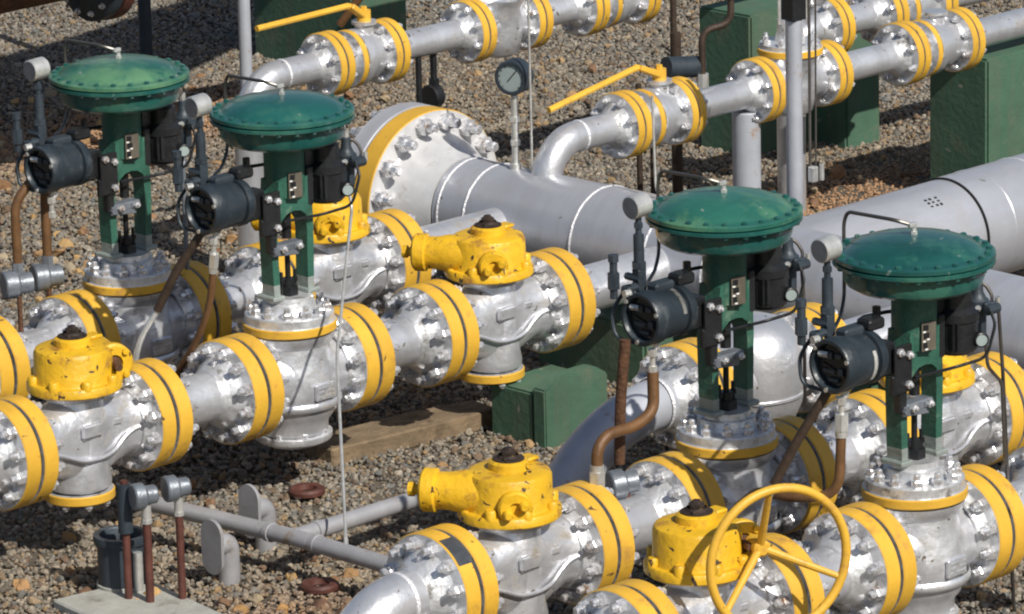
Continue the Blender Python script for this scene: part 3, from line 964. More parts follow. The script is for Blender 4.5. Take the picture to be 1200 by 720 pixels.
# run E: thick grey elbow, swing check valve with smooth bowl, pipe to header
YE = -1.175
root = thing('elbow_pipe', 'thick grey elbow pipe curving up beside the clipped green block', 'pipe', (.621, YE, 0))
bm = NB()
pts = [(-.12, 0, .42), (-.15, 0, .42)]
for k in range(17):
    a = (PI / 2) * k / 16
    pts.append((-.15 - .56 * math.sin(a), 0, .42 - .56 * (1 - math.cos(a))))
tube(bm, pts, .084, 36)
obj('pipe', bm, 'post', root)
bm = NB()
for xx in (-.155,):
    lathe(bm, [(.09, -.007), (.094, 0), (.09, .007)], (xx, 0, .42), (1, 0, 0), 40)
obj('weld_seam', bm, 'weld', root)
flange(root, 0, -1, gask=True)
root = thing('check_valve', 'smooth bulbous silver check valve behind the third control valve yoke', 'valve', (.907, YE, 0))
bm = NB()
prof = [(.116, -.24), (.118, -.20), (.135, -.16)] + [(.165 * math.sin(R(a)) + .0, -.165 * math.cos(R(a)) * .85) for a in range(55, 130, 8)] + [(.135, .16), (.118, .20), (.116, .24)]
lathe(bm, prof, (0, 0, .42), (1, 0, 0), 44)
lathe(bm, [(0, .22), (.08, .228), (.14, .265), (.168, .33), (.176, .40), (.176, .46), (.170, .52), (.150, .57), (.11, .605), (.06, .622), (0, .626)], (.02, 0, 0), seg=48)
obj('body', bm, 'silver', root, sharp=50)
bm = NB(); lathe(bm, [(.170, -.007), (.178, -.004), (.178, .004), (.170, .007)], (.02, 0, .365), (0, 0, 1), 44)
obj('seam', bm, 'silver', root)
flange(root, -.286, 1, kind='v6'); flange(root, .286, -1, kind='v6', gask=True)
outlet(YE, 1.193, 'silver outlet pipe half hidden between the third and fourth domes, joining the header')

# ------------------------------------------------------------------ the big header
HX, HZ, HR = 1.864, .42, .20
root = thing('header_pipe', 'very large lavender grey header pipe with bolted flange end and right branch', 'pipe', (HX, 0, 0))
bm = NB()
lathe(bm, [(.188, -1.17), (.189, -.98), (.20, -.36), (.20, 3.6)], (0, 0, HZ), (0, -1, 0), 72)
obj('pipe', bm, 'header', root)
bm = NB()
lathe(bm, [(.20, .0), (.20, .87), (.197, .871), (.197, .877), (.206, .878), (.206, 5.5)], (0, -.45, HZ), (1, 0, 0), 72)
br = obj('branch_pipe', bm, 'header', root)
bm = NB()
lathe(bm, [(.197, -.002), (.2075, -.002), (.2075, .004), (.197, .004)], (.874, -.45, HZ), (1, 0, 0), 60)
obj('sleeve_gap', bm, 'dark', br)
for xx in (1.03, 1.27):
    bm = NB(); lathe(bm, [(.2055, -.005), (.2085, 0), (.2055, .005)], (xx, -.45, HZ), (1, 0, 0), 60)
    obj('weld_seam', bm, 'weld' if xx > 1.2 else 'header', br)
# stencilled lot marks on the branch, too worn to read
bm = NB()
rs = random.Random(3)
for k in range(9):
    ang = R(64 - (k % 3) * 5); x = .66 + .025 * (k // 3) + rs.uniform(-.004, .004)
    nrm = Vector((0, -math.cos(ang), math.sin(ang)))
    box(bm, Vector((x, -.45, HZ)) + nrm * .2005, (.012, rs.uniform(.006, .012), .0015), Matrix.Rotation(R(90) - ang, 3, 'X'), 0)
obj('stencil_mark', bm, 'dark', br)
for yy, r in ((1.14, .189), (1.00, .1895), (.43, .1990), (.06, .20), (-.23, .20)):
    bm = NB(); lathe(bm, [(r, -.006), (r + .004, 0), (r, .006)], (0, yy, HZ), (0, -1, 0), 72)
    obj('weld_seam', bm, 'weld', root)
# weld-neck flange
bm = NB()
lathe(bm, [(.2, -.005), (.339, -.005), (.343, -.001), (.343, .083), (.339, .087), (.262, .087), (.254, .095), (.235, .15), (.205, .21), (.189, .26), (.18, .26)], (0, 1.437, HZ), (0, -1, 0), 88, mids=[1, 0, 0, 0, 1, 1, 1, 1, 1, 1])
M['whiteface'] = mat('white_flange_paint', (.66, .66, .67), .40, .3, .12, 10, .1, 50, (.35, .33, .30), .08, 9)
fl = obj('flange', bm, ['yellow', 'whiteface'], root)
for k in range(16):
    a = 2 * PI * (k + .5) / 16
    b = link('bolt', NUTB, fl, (.300 * math.cos(a), 1.437 - .087, HZ + .300 * math.sin(a)))
    b.rotation_euler = (R(90), 0, 0)
bm = NB()
lathe(bm, [(0, -.12), (.14, -.12), (.15, -.105), (.338, -.10), (.343, -.095), (.343, -.018), (.339, -.013), (.2, -.013)], (0, 1.437, HZ), (0, -1, 0), 88)
bf = obj('blind_flange', bm, 'header', root)
for k in range(16):
    a = 2 * PI * (k + .5) / 16
    b = link('bolt', NUTB, bf, (.300 * math.cos(a), 1.437 + .10, HZ + .300 * math.sin(a)))
    b.rotation_euler = (R(-90), 0, 0)
bm = NB(); lathe(bm, [(.25, -.013), (.325, -.013), (.325, -.005), (.25, -.005)], (0, 1.437, HZ), (0, -1, 0), 60)
obj('gasket', bm, 'dark', fl)

# pressure gauge on its stem above the header
root = thing('pressure_gauge', 'round slate grey pressure gauge on a white stem above the big header', 'gauge', (HX, .905, .60))
bm = NB()
cyl(bm, (0, 0, 0), (0, 0, 1), .022, .03, 12); cyl(bm, (0, 0, .02), (0, 0, 1), .0135, .27, 12)
for z in (.10, .19): cyl(bm, (0, 0, z), (0, 0, 1), .019, .02, 6)
obj('stem', bm, 'zinc', root)
dd = Vector((-.93, -.35, .0)).normalized()
bm = NB()
lathe(bm, [(.050, .030), (.056, .032), (.064, .030), (.066, .022), (.066, -.035), (.058, -.045), (0, -.045)], (0, 0, .36), dd, 40)
cs = obj('case', bm, 'bluish', root)
bm = NB(); lathe(bm, [(0, .024), (.052, .024), (.053, .020)], (0, 0, .36), dd, 36)
dl = obj('dial', bm, 'dial', root)
bm = NB()
side = Vector((-dd.y, dd.x, 0))
p0 = Vector((0, 0, .36)) + dd * .026
tube(bm, [p0 - (side * .5 + Vector((0, 0, .5))) * .02 * 1.2, p0 + (side * .6 + Vector((0, 0, .75))) * .042], .0022, 6)
obj('needle', bm, 'black', dl)
bm = NB()
for k in range(11):
    a = R(-45 + 27 * k)
    q = p0 + (side * math.cos(a) + Vector((0, 0, 1)) * math.sin(a)) * .043
    e_ = p0 + (side * math.cos(a) + Vector((0, 0, 1)) * math.sin(a)) * .049
    tube(bm, [q, e_], .0012, 4)
obj('tick_marks', bm, 'black', dl)['kind'] = 'stuff'

# ------------------------------------------------------------------ upper small-bore runs
G2 = 'small bore pipes behind the header'
def elbow_start(label, x0, x1, y, z, zb, r=.058, rad=.16, mtl='silver'):
    """pipe that comes up from zb, bends towards +x and ends in a flange at x1"""
    root = thing('elbow_pipe', label, 'pipe', (x0, y, 0), group=G2)
    bm = NB()
    pts = [(0, 0, zb), (0, 0, z - rad)]
    for k in range(1, 15):
        a = (PI / 2) * k / 14
        pts.append((rad * (1 - math.cos(a)), 0, z - rad + rad * math.sin(a)))
    pts.append((x1 - x0 - .08, 0, z))
    tube(bm, pts, r, 32)
    obj('pipe', bm, mtl, root)
    bm = NB()
    lathe(bm, [(r, -.006), (r + .003, 0), (r, .006)], (rad + .02, 0, z), (1, 0, 0), 36)
    lathe(bm, [(r, -.006), (r + .003, 0), (r, .006)], (0, 0, z - rad - .02), (0, 0, 1), 36)
    obj('weld_seam', bm, 'weld', root)
    flange(root, x1 - x0, -1, 0, z, 'p4', gask=True)
    return root

def ball_valve(label, x0, x1, y, z, lever=None):
    root = thing('ball_valve', label, 'valve', (x0, y, 0), group='small ball valves')
    L = x1 - x0
    flange(root, 0, 1, 0, z, 'v4'); flange(root, L, -1, 0, z, 'v4', gask=True)
    bm = NB()
    lathe(bm, [(.085, .045), (.078, .06), (.078, .095)], (0, 0, z), (1, 0, 0), 36)
    lathe(bm, [(.108, .128), (.112, .132), (.112, .16), (.098, .175), (.094, .22), (.086, L - .05)], (0, 0, z), (1, 0, 0), 36)
    lathe(bm, [(.038, .05), (.038, .125), (.050, .126), (.050, .138), (0, .139)], (.20, 0, z), (0, 0, 1), 20)
    obj('body', bm, 'silver', root)
    bm = NB()
    lathe(bm, [(.078, .094), (.112, .094), (.115, .097), (.115, .118), (.112, .121), (.09, .122)], (0, 0, z), (1, 0, 0), 44, mids=[1, 0, 0, 0, 1])
    rf = obj('body_flange', bm, ['yellow', 'face'], root)
    for k in range(8):
        a = 2 * PI * (k + .2) / 8
        b = link('bolt', COVER_NUT, rf, (.122, .098 * math.cos(a), z + .098 * math.sin(a)))
        b.rotation_euler = (0, R(90), 0)
    if lever:
        bm = NB()
        tip, el = Vector(lever[0]), Vector(lever[1])
        o = Vector((.20, 0, z + .155))
        cyl(bm, (.20, 0, z + .13), (0, 0, 1), .028, .05, 12)
        tube(bm, [o, el, tip], .0125, 8, rad=.02)
        box(bm, (o + el) / 2, ((o - el).length, .05, .022), (o - el).to_track_quat('X', 'Z').to_matrix(), .004)
        cyl(bm, (.20, 0, z + .165), (0, 0, 1), .013, .03, 6)
        obj('lever', bm, 'yellow', root)
    return root

GY, GZ = .77, .72
elbow_start('bright silver elbow leaving the header top just right of the pressure gauge', 1.885, 2.295, GY, GZ, .52)
ball_valve('ball valve with a long yellow lever, just right of the pressure gauge', 2.295, 2.585, GY, GZ, ((-.385, 0, .845), (.085, .0, .925)))
spool('pipe_spool', 'slim silver pipe above the grey round post, right of the levered ball valve', 2.585, 3.03, GY, GZ, '4', group=G2)
def globe4(label, x0, x1, y, z, bonnet=True):
    root = thing('globe_valve', label, 'valve', (x0, y, 0), group='small globe valves')
    L = x1 - x0
    flange(root, 0, 1, 0, z, 'v4'); flange(root, L, -1, 0, z, 'v4', gask=True)
    bm = NB()
    lathe(bm, [(.084, .04), (.074, .08), (.085, L / 2 - .05), (.095, L / 2), (.085, L / 2 + .05), (.074, L - .08), (.084, L - .04)], (0, 0, z), (1, 0, 0), 36)
    lathe(bm, [(.06, -.125), (.085, -.11), (.098, -.05), (.10, 0), (.095, .07), (.11, .09), (.118, .112)], (L / 2, 0, z), (0, 0, 1), 36)
    obj('body', bm, 'cast', root, sharp=50)
    if bonnet:
        bm = NB()
        lathe(bm, [(.1, .114), (.125, .114), (.128, .117), (.128, .138), (.124, .141), (.118, .142), (.118, .158), (.06, .165), (.05, .21), (.05, .25), (0, .25)], (L / 2, 0, z), (0, 0, 1), 40, mids=[0, 0, 0, 0, 1, 1, 1, 1, 1, 1])
        b0 = obj('bonnet', bm, ['yellow', 'face'], root)
        for k in range(8):
            a = 2 * PI * (k + .5) / 8
            link('bolt', NUTS, b0, (L / 2 + .100 * math.cos(a), .100 * math.sin(a), z + .158))
    return root
globe4('silver globe valve with a yellow bonnet ring behind the tall grey post', 3.03, 3.41, GY, GZ)
spool('pipe_spool', 'slim silver pipe right of the tall grey post', 3.41, 3.865, GY, GZ, '4', group=G2)
ball_valve('ball valve over the right green support block, upper right corner', 3.865, 4.19, GY, GZ)
root = spool('pipe_spool', 'silver pipe leaving the picture at the upper right corner', 4.19, 6.4, GY, GZ, '4', group=G2, f1=False)
# run H behind G
HY, HZ2 = 1.243, .75
elbow_start('silver pipe behind the top of the tall grey post with flanges right of it', 3.73, 3.945, HY, HZ2, -.02, rad=.13)
spool('pipe_spool', 'silver pipe seen between the tall grey post and the next flanges at the top right', 3.945, 4.27, HY, HZ2, '4', group=G2)
ball_valve('ball valve at the top edge left of the upper right pipe', 4.27, 4.57, HY, HZ2)
spool('pipe_spool', 'silver pipe crossing the top edge near the right corner', 4.57, 6.4, HY, HZ2, '4', group=G2, f1=False)
# run F upper middle
FY, FZ = 2.125, .80
elbow_start('silver elbow pipe rising behind the second green dome', 1.62, 2.035, FY, FZ, -.02)
ball_valve('ball valve with a yellow lever reaching left in front of the dark green block', 2.035, 2.33, FY, FZ, ((-.357, 0, 1.0), (.125, .0, 1.01)))
spool('pipe_spool', 'slim silver pipe at top centre with a dark drain line hanging below', 2.33, 2.80, FY, FZ, '4', group=G2)
globe4('silver cast valve at top centre, above the pressure gauge', 2.80, 3.115, FY, FZ, bonnet=False)
spool('pipe_spool', 'slim silver pipe at the top edge right of centre', 3.115, 3.44, FY, FZ, '4', group=G2)
ball_valve('ball valve cut by the top edge right of centre', 3.44, 3.74, FY, FZ)
spool('pipe_spool', 'silver pipe outside the top edge beyond the right centre ball valve', 3.74, 5.2, FY, FZ, '4', group=G2, f1=False)

# dark drain below run F
root = thing('drain_valve', 'dark drain line with round black fitting between top pipe and header flange', 'fitting', (2.60, FY, 0))
bm = NB(); tube(bm, [(.0, 0, FZ - .05), (0, 0, .60)], .014, 10)
tube(bm, [(-.10, -.02, FZ - .05), (-.10, -.02, .52)], .013, 10)
obj('pipe', bm, 'black', root)
bm = NB()
cyl(bm, (-.03, .0, .57), (1, .1, 0), .05, .05, 12, ch=.006); cyl(bm, (0, 0, .60), (0, 0, 1), .022, .04, 6)
obj('round_fitting', bm, 'black', root)
bm = NB(); box(bm, (-.10, -.02, .50), (.07, .05, .05), bev=.012, seg=2); cyl(bm, (-.14, -.02, .50), (-1, 0, 0), .022, .03, 8)
obj('valve_body', bm, 'bluish', root)

# run I at the upper left: brown pipe with rusty flange
root = thing('rusty_pipe', 'rusty brown pipe with a dark bolted flange crossing the upper left corner', 'pipe', (1.62, 3.61, 0))
IZ = .95
bm = NB(); lathe(bm, [(.085, -2.5), (.085, .42)], (0, 0, IZ), (1, 0, 0), 32)
obj('pipe', bm, 'rust', root)
bm = NB(); lathe(bm, [(.085, .38), (.10, .40), (.19, .44), (.195, .445), (.195, .49), (.19, .495), (0, .495)], (0, 0, IZ), (1, 0, 0), 44)
ff = obj('flange', bm, 'bluish', root)
for k in range(12):
    a = 2 * PI * (k + .5) / 12
    b = link('bolt', NUTS, ff, (.44, .16 * math.cos(a), IZ + .16 * math.sin(a))); b.rotation_euler = (0, R(-90), 0)
bm = NB(); lathe(bm, [(0, .50), (.195, .50), (.20, .505), (.20, .55), (.19, .555), (.09, .56), (.085, .60), (.085, 3.5)], (0, 0, IZ), (1, 0, 0), 44)
obj('red_flange', bm, 'oxide', root)

# unseen tapered tube added past the top left corner to shade the gravel
root = thing('shade_caster', 'unseen grey tapered tube added past the upper left corner to cast shade on the gravel', 'pipe', (2.625, 3.33, 0))
bm = NB(); lathe(bm, [(.46, -2.2), (.46, -.2), (.30, 1.2), (.22, 2.6)], (0, 0, 1.78), (1, .31, 0), 48)
obj('pipe', bm, 'header', root)

# ------------------------------------------------------------------ posts
def post(label, x, y, r, z1, mtl='post', top=None, foot=True):
    root = thing('post', label, 'post', (x, y, 0))
    bm = NB(); lathe(bm, [(r, -.02), (r, z1 - .004), (r - .004, z1), (0, z1)], seg=28)
    obj('shaft', bm, mtl, root)
    if foot:
        bm = NB(); box(bm, (0, 0, .012), (r * 4.2, r * 4.2, .016), bev=.003)
        obj('base_plate', bm, mtl, root)
    return root
# round post under run G with a saddle plate
p = post('thick round grey post under the slim pipe, left of the tall post', 2.984, GY + .015, .055, GZ - .075)
p = post('tall slim silver grey post with a black box on top, right of centre', 2.551, .130, .031, 1.17)
bm = NB(); box(bm, (0, 0, 1.225), (.075, .075, .11), bev=.006); pb = obj('black_box', bm, 'black', p)
bm = NB()
for s in (-1, 1):
    box(bm, (s * .036, -s * .036, 1.25), (.014, .014, .20), Matrix.Rotation(R(-45), 3, 'Z'), .002)
obj('box_holder', bm, 'zinc', p)
bm = NB(); tube(bm, [(.035, -.045, .55), (.035, -.045, 1.3)], .0055, 8); tube(bm, [(.05, -.060, .62), (.052, -.062, 1.3)], .004, 6)
obj('conduit', bm, 'steel', p)
bm = NB(); box(bm, (.040, -.055, .585), (.03, .03, .06), bev=.004); cyl(bm, (.07, -.07, .56), (0, 0, 1), .010, .06, 8)
obj('fitting', bm, 'zinc', p)
post('thin light grey post rising behind the second green dome to the top edge', 2.476, 3.115, .026, 2.2)
post('dark grey post behind the leftmost green dome', 3.551, 5.034, .030, 1.6, 'bluish')

# ------------------------------------------------------------------ green support blocks
def block(label, x0, x1, y0, y1, z1, ch=0.0):
    root = thing('support_block', label, 'support', ((x0 + x1) / 2, (y0 + y1) / 2, 0), group='green painted concrete pipe supports')
    a, b = (x1 - x0) / 2, (y1 - y0) / 2
    bm = NB()
    if ch:
        prof = [(-a, -.05), (a, -.05), (a, z1 - ch * .6), (a - ch, z1), (-a + ch, z1), (-a, z1 - ch * .6)]
        v0 = [bm.verts.new((x, -b, z)) for x, z in prof]; v1 = [bm.verts.new((x, b, z)) for x, z in prof]
        bm.faces.new(v0); bm.faces.new(v1[::-1])
        for k in range(len(prof)):
            bm.faces.new((v0[k], v1[k], v1[(k + 1) % len(prof)], v0[(k + 1) % len(prof)]))
        bmesh.ops.bevel(bm, geom=list(bm.edges), offset=.006, segments=2, affect='EDGES')
    else:
        box(bm, (0, 0, z1 / 2 - .03), (2 * a, 2 * b, z1 + .06), bev=.010, seg=2)
    obj('concrete', bm, 'block', root, sharp=40)
    return root
pb = block('green support block with clipped corners under the middle plug valve', .815, 1.125, -.30, -.24, .25, .06)
bm = NB(); box(bm, (0, .14, .075), (.30, .215, .24), bev=.008, seg=2); obj('plinth', bm, 'block', pb)
block('green block in the shade under the header behind the middle valve', 1.56, 2.12, -.05, .50, .235)
block('green support block under the header behind the third control valve', 1.66, 2.06, -1.04, -.58, .2)
block('tall green support block at the upper right under the ball valve', 4.324, 4.775, .722, 1.035, .62)
block('green support block behind the tall grey post with a light green top', 4.314, 4.756, 2.015, 2.318, .62)
block('green support block mostly in shade right of the tall grey post', 4.694, 4.911, 1.822, 2.06, .55)
block('large dark green support block at the top left of centre behind the yellow lever', 4.28, 4.62, 4.45, 5.13, .66)
# ------------------------------------------------------------------ timber, pad, sump, low pipes
root = thing('timber_beam', 'weathered timber beam lying on the gravel below the middle plug valve', 'timber', (.552, .162, 0), R(-5))
bm = NB()
pf = [(-.36, .09), (-.36, -.09), (.37, -.10), (.37, .05), (.12, .08)]
v0 = [bm.verts.new((x, y, 0)) for x, y in pf]; v1 = [bm.verts.new((x, y, .068)) for x, y in pf]
bm.faces.new(v0[::-1]); bm.faces.new(v1)
for k in range(5): bm.faces.new((v0[k], v0[(k + 1) % 5], v1[(k + 1) % 5], v1[k]))
bmesh.ops.bevel(bm, geom=list(bm.edges), offset=.006, segments=1, affect='EDGES')
obj('plank', bm, 'wood', root)

root = thing('concrete_pad', 'pale flat concrete pad around the sump at the lower left', 'slab', (-1.30, -.66, .004), R(-8))
bm = NB(); box(bm, (0, 0, .012), (.34, .56, .05), bev=.006); obj('slab', bm, 'pad', root)
root = thing('sump_pipe', 'open topped grey sump pipe standing on the pale pad at the lower left', 'pipe', (-1.183, -.411, 0))
bm = NB()
lathe(bm, [(.078, .0), (.078, .185), (.088, .187), (.090, .20), (.088, .212), (.070, .212), (.066, .205), (.066, .02), (0, .02)], seg=36)
obj('pipe', bm, 'bluish', root)
bm = NB(); lathe(bm, [(.079, .0), (.084, .0), (.084, .05), (.079, .052)], seg=36); obj('pale_collar', bm, 'pad', root)
bm = NB(); tube(bm, [(-.01, -.09, .02), (-.01, -.09, .17)], .016, 10); tube(bm, [(.03, -.10, .02), (.03, -.10, .18)], .008, 8); obj('side_tube', bm, 'zinc', root)

# three dark red vertical conduits, two ending in round junction heads
G3 = 'dark red vertical conduits at the lower left'
for x, y, zt, r, lab in ((-1.260, -.530, .43, .0125, 'dark vertical conduit nearest the sump without a round head'),
                         (-1.236, -.606, .33, .0135, 'dark red vertical conduit with a round head, middle one of the three'),
                         (-1.146, -.657, .345, .0125, 'dark red vertical conduit with a round head, right one of the three')):
    root = thing('conduit', lab, 'conduit', (x, y, 0), group=G3)
    bm = NB(); tube(bm, [(0, 0, -.01), (0, 0, zt)], r, 12); obj('pipe', bm, 'oxide', root)
    if zt < .4:
        bm = NB(); cyl(bm, (0, 0, zt - .02), (0, 0, 1), r * 1.15, .05, 12); cyl(bm, (0, 0, zt - .03), (0, 0, 1), r * 1.3, .014, 8); obj('silver_sleeve', bm, 'zinc', root)
        bm = NB(); lathe(bm, [(0, -.045), (.038, -.045), (.042, -.04), (.042, -.01), (.030, 0), (.030, .030), (.025, .036), (0, .036)], (0, 0, zt + .062), (1, -.35, 0), 28); obj('round_head', bm, 'grey', root)
    else:
        bm = NB(); cyl(bm, (0, 0, zt - .17), (0, 0, 1), r * 1.9, .16, 12); obj('sleeve', bm, 'bluish', root)

# low pipe: vent tee along the ground
root = thing('vent_pipe', 'low grey drain pipe crossing the gravel below the middle valves, with a side branch', 'pipe', (-.718, -.713, 0))
bm = NB(); tube(bm, [(-.073, .65, .15), (0, 0, .15), (.01, -.50, .15)], .028, 20); obj('main_pipe', bm, 'lowpipe', root)
bm = NB(); tube(bm, [(.0, 0, .15), (.78, .010, .15)], .028, 20); obj('branch_pipe', bm, 'lowpipe', root)
for o_, d_ in (((-.013, .10, .15), (0, 1, 0)), ((0.005, -.10, .15), (0, 1, 0)), ((.10, 0, .15), (1, 0, 0))):
    bm = NB(); lathe(bm, [(.028, -.012), (.0325, -.010), (.0325, .010), (.028, .012)], o_, d_, 20)
    obj('weld_seam', bm, 'lowpipe', root)
def oval(name, loc, label):
    root = thing('pipe_stub', label, 'pipe', loc)
    bm = NB(); tube(bm, [(0, 0, -.02), (0, 0, .06), (.0, .0, .15), (-.06, 0, .15)], .035, 16, rad=.05); obj('pipe', bm, 'lowpipe', root)
    bm = NB()
    pr = [(.049 * math.cos(2 * PI * k / 32), .049 * math.sin(2 * PI * k / 32) + (.042 if math.sin(2 * PI * k / 32) > 0 else -.042)) for k in range(32)]
    v0 = [bm.verts.new((-.060, a, .15 + b)) for a, b in pr]; v1 = [bm.verts.new((-.072, a, .15 + b)) for a, b in pr]
    bm.faces.new(v0); bm.faces.new(v1[::-1])
    for k in range(32): bm.faces.new((v0[k], v0[(k + 1) % 32], v1[(k + 1) % 32], v1[k]))
    obj('oval_plate', bm, 'lowpipe', root)
oval('a', (-.891, -.591, 0), 'short grey pipe stub with an upright oval plate, left end of the low pipe')
oval('b', (-.563, -.398, 0), 'grey stub with an oval plate on the far side of the low pipe')

# rusty rings lying on the gravel
for x, y, lab in ((-.103, -.086, 'flat rusty iron ring lying on shaded gravel near the timber'), (-.751, -.864, 'rusty iron lump lying on gravel below the low pipe')):
    bm = NB(); lathe(bm, [(.03, .012), (.034, .028), (.055, .030), (.062, .022), (.062, .010), (.03, .010)], seg=24)
    tag(obj('iron_ring', bm, 'oxide', None, (x, y, .012)), lab, 'scrap')
for x, y, s, m_, lab in ((-1.373, .113, .030, 'st1', 'orange stone on the gravel at the lower left'), (-1.057, -.828, .028, 'st1', 'orange stone beside the pale pad'), (-1.443, -.035, .034, 'st2', 'dark brown stone left of the sump'),
                         (-.850, -.982, .034, 'st2', 'dark brown stone at the bottom edge right of the pad'), (-.948, -.910, .026, 'st1', 'small orange stone between the pad and the dark brown stone'), (-1.324, .303, .026, 'st3', 'cream stone on the gravel left of the low pipe')):
    stone(x, y, s, m_, lab)

# ------------------------------------------------------------------ hoses and instrument lines that belong to each control valve
def hose(name, pts, r, m_, label, cat='hose', rad=.06, ends=None, group=None):
    root = thing(name, label, cat, pts[0], group=group)
    P = [Vector(p) - Vector(pts[0]) for p in pts]
    bm = NB(); tube(bm, P, r, 12, rad=rad, n=8); obj('tube', bm, m_, root)
    if ends:
        for i, (a, b) in enumerate(((P[0], P[1]), (P[-1], P[-2]))):
            if ends[i]:
                bm = NB(); d = (b - a).normalized()
                cyl(bm, a - d * .02, d, r * 1.45, .05, 6); cyl(bm, a + d * .03, d, r * 1.2, .02, 12)
                obj('end_fitting', bm, 'zinc', root)
    return root
cv = lambda y, p: (CX + p[0], y + p[1], p[2])
GH = 'brown hoses under the round instruments'
# A
hose('hose', [cv(YA, (-.33, -.01, .885)), (-.405, .02, .72), (-.395, .12, .56), (-.39, .25, .42), (-.39, .35, .28)], .012, 'brown', 'brown hose dropping from the second instrument behind the left yellow flange', group=GH, ends=(1, 0), rad=.08)
hose('hose', [cv(YC, (-.33, -.01, .885)), (-.415, -2.035, .765), (-.49, -2.035, .735), (-.61, -2.03, .735), (-.655, -2.03, .70), (-.66, -2.032, .60)], .018, 'brown', 'thick brown hose with an S bend left of the third control valve', group=GH, ends=(0, 1), rad=.07)
hose('hose', [cv(YD, (-.33, -.01, .885)), (-.425, -2.80, .66), (-.49, -2.67, .64), (-.45, -2.50, .62), (-.38, -2.35, .52)], .015, 'brown', 'brown hose curving left behind the top of the handwheel', group=GH, ends=(1, 0), rad=.07)
GC = 'dark sleeves slanting down from the round instruments'
for y, pts, lab in ((YA, [(-.34, .03, .975), (-.40, .10, .84), (-.44, .16, .70)], 'dark sleeve slanting down from the second instrument toward the white hose'),
                    (YD, [(-.34, .03, .975), (-.40, .10, .82), (-.44, .16, .68)], 'dark sleeve slanting down from the fourth instrument')):
    hose('cable_sleeve', [cv(y, p) for p in pts], .0145, 'dbrown', lab, 'cable sleeve', rad=.05, group=GC)
hose('cable_sleeve', [cv(YC, p) for p in [(-.395, .04, .99), (-.41, .05, .80), (-.41, .06, .60)]], .017, 'rust', 'straight dark conduit hanging from the third instrument in front of the green block', 'cable sleeve', rad=.04, group=GC)
hose('hose', [cv(YA, (-.44, .16, .70)), cv(YA, (-.49, .20, .60)), cv(YA, (-.50, .22, .50)), cv(YA, (-.49, .24, .36))], .010, 'zinc', 'thin white hose arching down left of the second control valve', rad=.08)
hose('hose', [cv(YD, (-.44, .16, .68)), cv(YD, (-.48, .18, .58)), cv(YD, (-.49, .20, .40))], .010, 'zinc', 'thin white hose behind the handwheel spokes', rad=.08)
# B: two brown conduits dropping to round heads left of the first valve
GB = 'brown conduits with round heads at the left edge'
for px, lab in (((-.479, .937), 'brown conduit with a round head nearest the left edge'), ((-.348, .936), 'brown conduit with a round head just left of the first control valve')):
    x, y = px
    root = thing('conduit', lab, 'conduit', (x, y, 0), group=GB)
    bm = NB(); tube(bm, [(.06 if x < -.4 else .0, -.02, 1.0), (0, 0, .93), (0, 0, .72)], .0165, 12, rad=.07); obj('tube', bm, 'brown', root)
    bm = NB(); lathe(bm, [(0, -.055), (.044, -.055), (.048, -.05), (.048, -.01), (.036, 0), (.036, .045), (0, .05)], (0, 0, .645), (1, -.4, 0), 28); cyl(bm, (0, 0, .67), (0, 0, 1), .02, .05, 6); obj('round_head', bm, 'grey', root)
    bm = NB(); tube(bm, [(0, 0, .61), (0, 0, .30)], .009, 8); obj('lower_tube', bm, 'rust', root)

# long thin sensing lines
GT = 'thin steel sensing lines'
hose('conduit_pipe', [(2.70, 2.78, .75), (2.77, 2.58, 1.02), (3.26, 2.54, 1.16)], .018, 'brown', 'rusty bent pipe behind the slim pipe at the top centre', 'pipe', rad=.08)
for x, y, z, lab in ((-.66, -2.032, .56, 'round silver fitting head at the foot of the thick brown S bend hose'), (-.491, -1.984, .575, 'round grey fitting head at the foot of the straight dark conduit')):
    root = thing('conduit', lab, 'conduit', (x, y, 0))
    bm = NB(); lathe(bm, [(0, -.05), (.042, -.05), (.046, -.045), (.046, -.008), (.034, 0), (.034, .035), (0, .04)], (0, 0, z - .03), (1, -.5, .1), 26); obj('round_head', bm, 'grey' if x > -.55 else 'zinc', root)
    bm = NB(); tube(bm, [(0, 0, z - .06), (0, 0, -.01)], .015, 10); obj('pipe', bm, 'oxide', root)
hose('steel_line', [cv(YA, (.262, -.02, 1.03)), cv(YA, (.262, -.04, .95)), (-.254, -.428, .60), (-.709, -.95, .17)], .0052, 'zinc', 'long thin steel line from the second regulator down to the low grey pipe', 'tubing', rad=.03, group=GT, ends=(0, 1))
hose('steel_line', [cv(YC, (.30, -.04, 1.11)), cv(YC, (.30, -.05, 1.0)), cv(YC, (.27, -.08, .66))], .0058, 'steel', 'thin dark steel line hanging from the third regulator', 'tubing', rad=.03, group=GT)
hose('steel_line', [cv(YD, (.325, -.045, 1.13)), (.262, -2.839, .9), (.486, -2.695, .05)], .0058, 'steel', 'long thin steel line at the right edge running down to the gravel', 'tubing', rad=.03, group=GT)
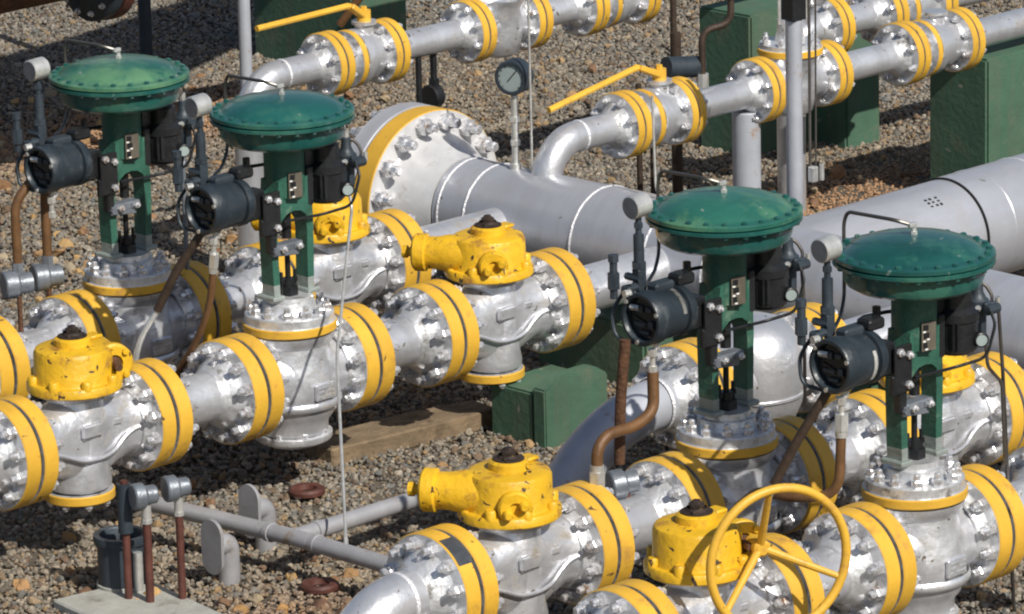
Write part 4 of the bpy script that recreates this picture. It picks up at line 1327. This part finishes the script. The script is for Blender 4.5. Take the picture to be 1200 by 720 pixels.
hose('steel_line', [cv(YD, (.262, -.05, 1.03)), cv(YD, (.262, -.06, .93)), cv(YD, (.34, -.05, .86)), cv(YD, (.355, -.05, .60))], .0055, 'steel', 'thin kinked steel line below the fourth regulator', 'tubing', rad=.02, group=GT)
hose('steel_line', [cv(YB, (.262, -.02, 1.03)), cv(YB, (.235, -.04, .95)), cv(YB, (.235, -.04, .55))], .0085, 'grey', 'grey vertical line hanging from the first regulator beside the second instrument', 'tubing', rad=.02, group=GT)
hose('steel_line', [(1.855, .809, .61), (1.855, .809, 1.45)], .0045, 'zinc', 'thin vertical wire just right of the pressure gauge', 'tubing', rad=0, group=GT)
hose('steel_line', [(1.855, .15, .61), (1.855, .17, .67), (1.855, .18, 1.0)], .0045, 'zinc', 'thin steel wire rising from the header left of the third dome', 'tubing', rad=.02, group=GT)

# small bore plumbing left of the green block at top right
root = thing('drain_assembly', 'rusty bent drain pipe standing in front of the green block at the top right', 'pipe', (2.977, 1.008, 0))
bm = NB(); tube(bm, [(0, 0, .74), (0, 0, .93), (.10, -.06, .95), (.10, -.06, 1.30)], .0135, 12, rad=.05); obj('pipe', bm, 'dbrown', root)
bm = NB(); cyl(bm, (0, 0, .70), (0, 0, 1), .024, .06, 8); cyl(bm, (.10, -.06, 1.05), (0, 0, 1), .022, .09, 10); cyl(bm, (.10, -.06, 1.20), (0, 0, 1), .026, .05, 6); obj('fitting', bm, 'zinc', root)
bm = NB(); tube(bm, [(-.14, .06, .80), (.02, .03, .78)], .042, 16); obj('valve_body', bm, 'bluish', root)
GP = 'thin dark posts behind the third dome'
for (x, y, r, z0, z1, lab) in ((3.21, 1.377, .022, 0, .83, 'thick dark brown vertical pipe left of the round grey post'), (2.998, 1.378, .012, 0, .66, 'thin dark brown pipe behind the ball valve, left one'), (3.053, 1.357, .012, 0, .66, 'thin dark brown pipe behind the ball valve, right one'), (3.225, 1.402, .013, .7, 1.3, 'dark pipe rising to the top edge left of the bent drain pipe')):
    root = thing('dark_pipe', lab, 'pipe', (x, y, 0), group=GP)
    bm = NB(); tube(bm, [(0, 0, z0 - .01), (0, 0, z1)], r, 12); obj('tube', bm, 'dbrown', root)
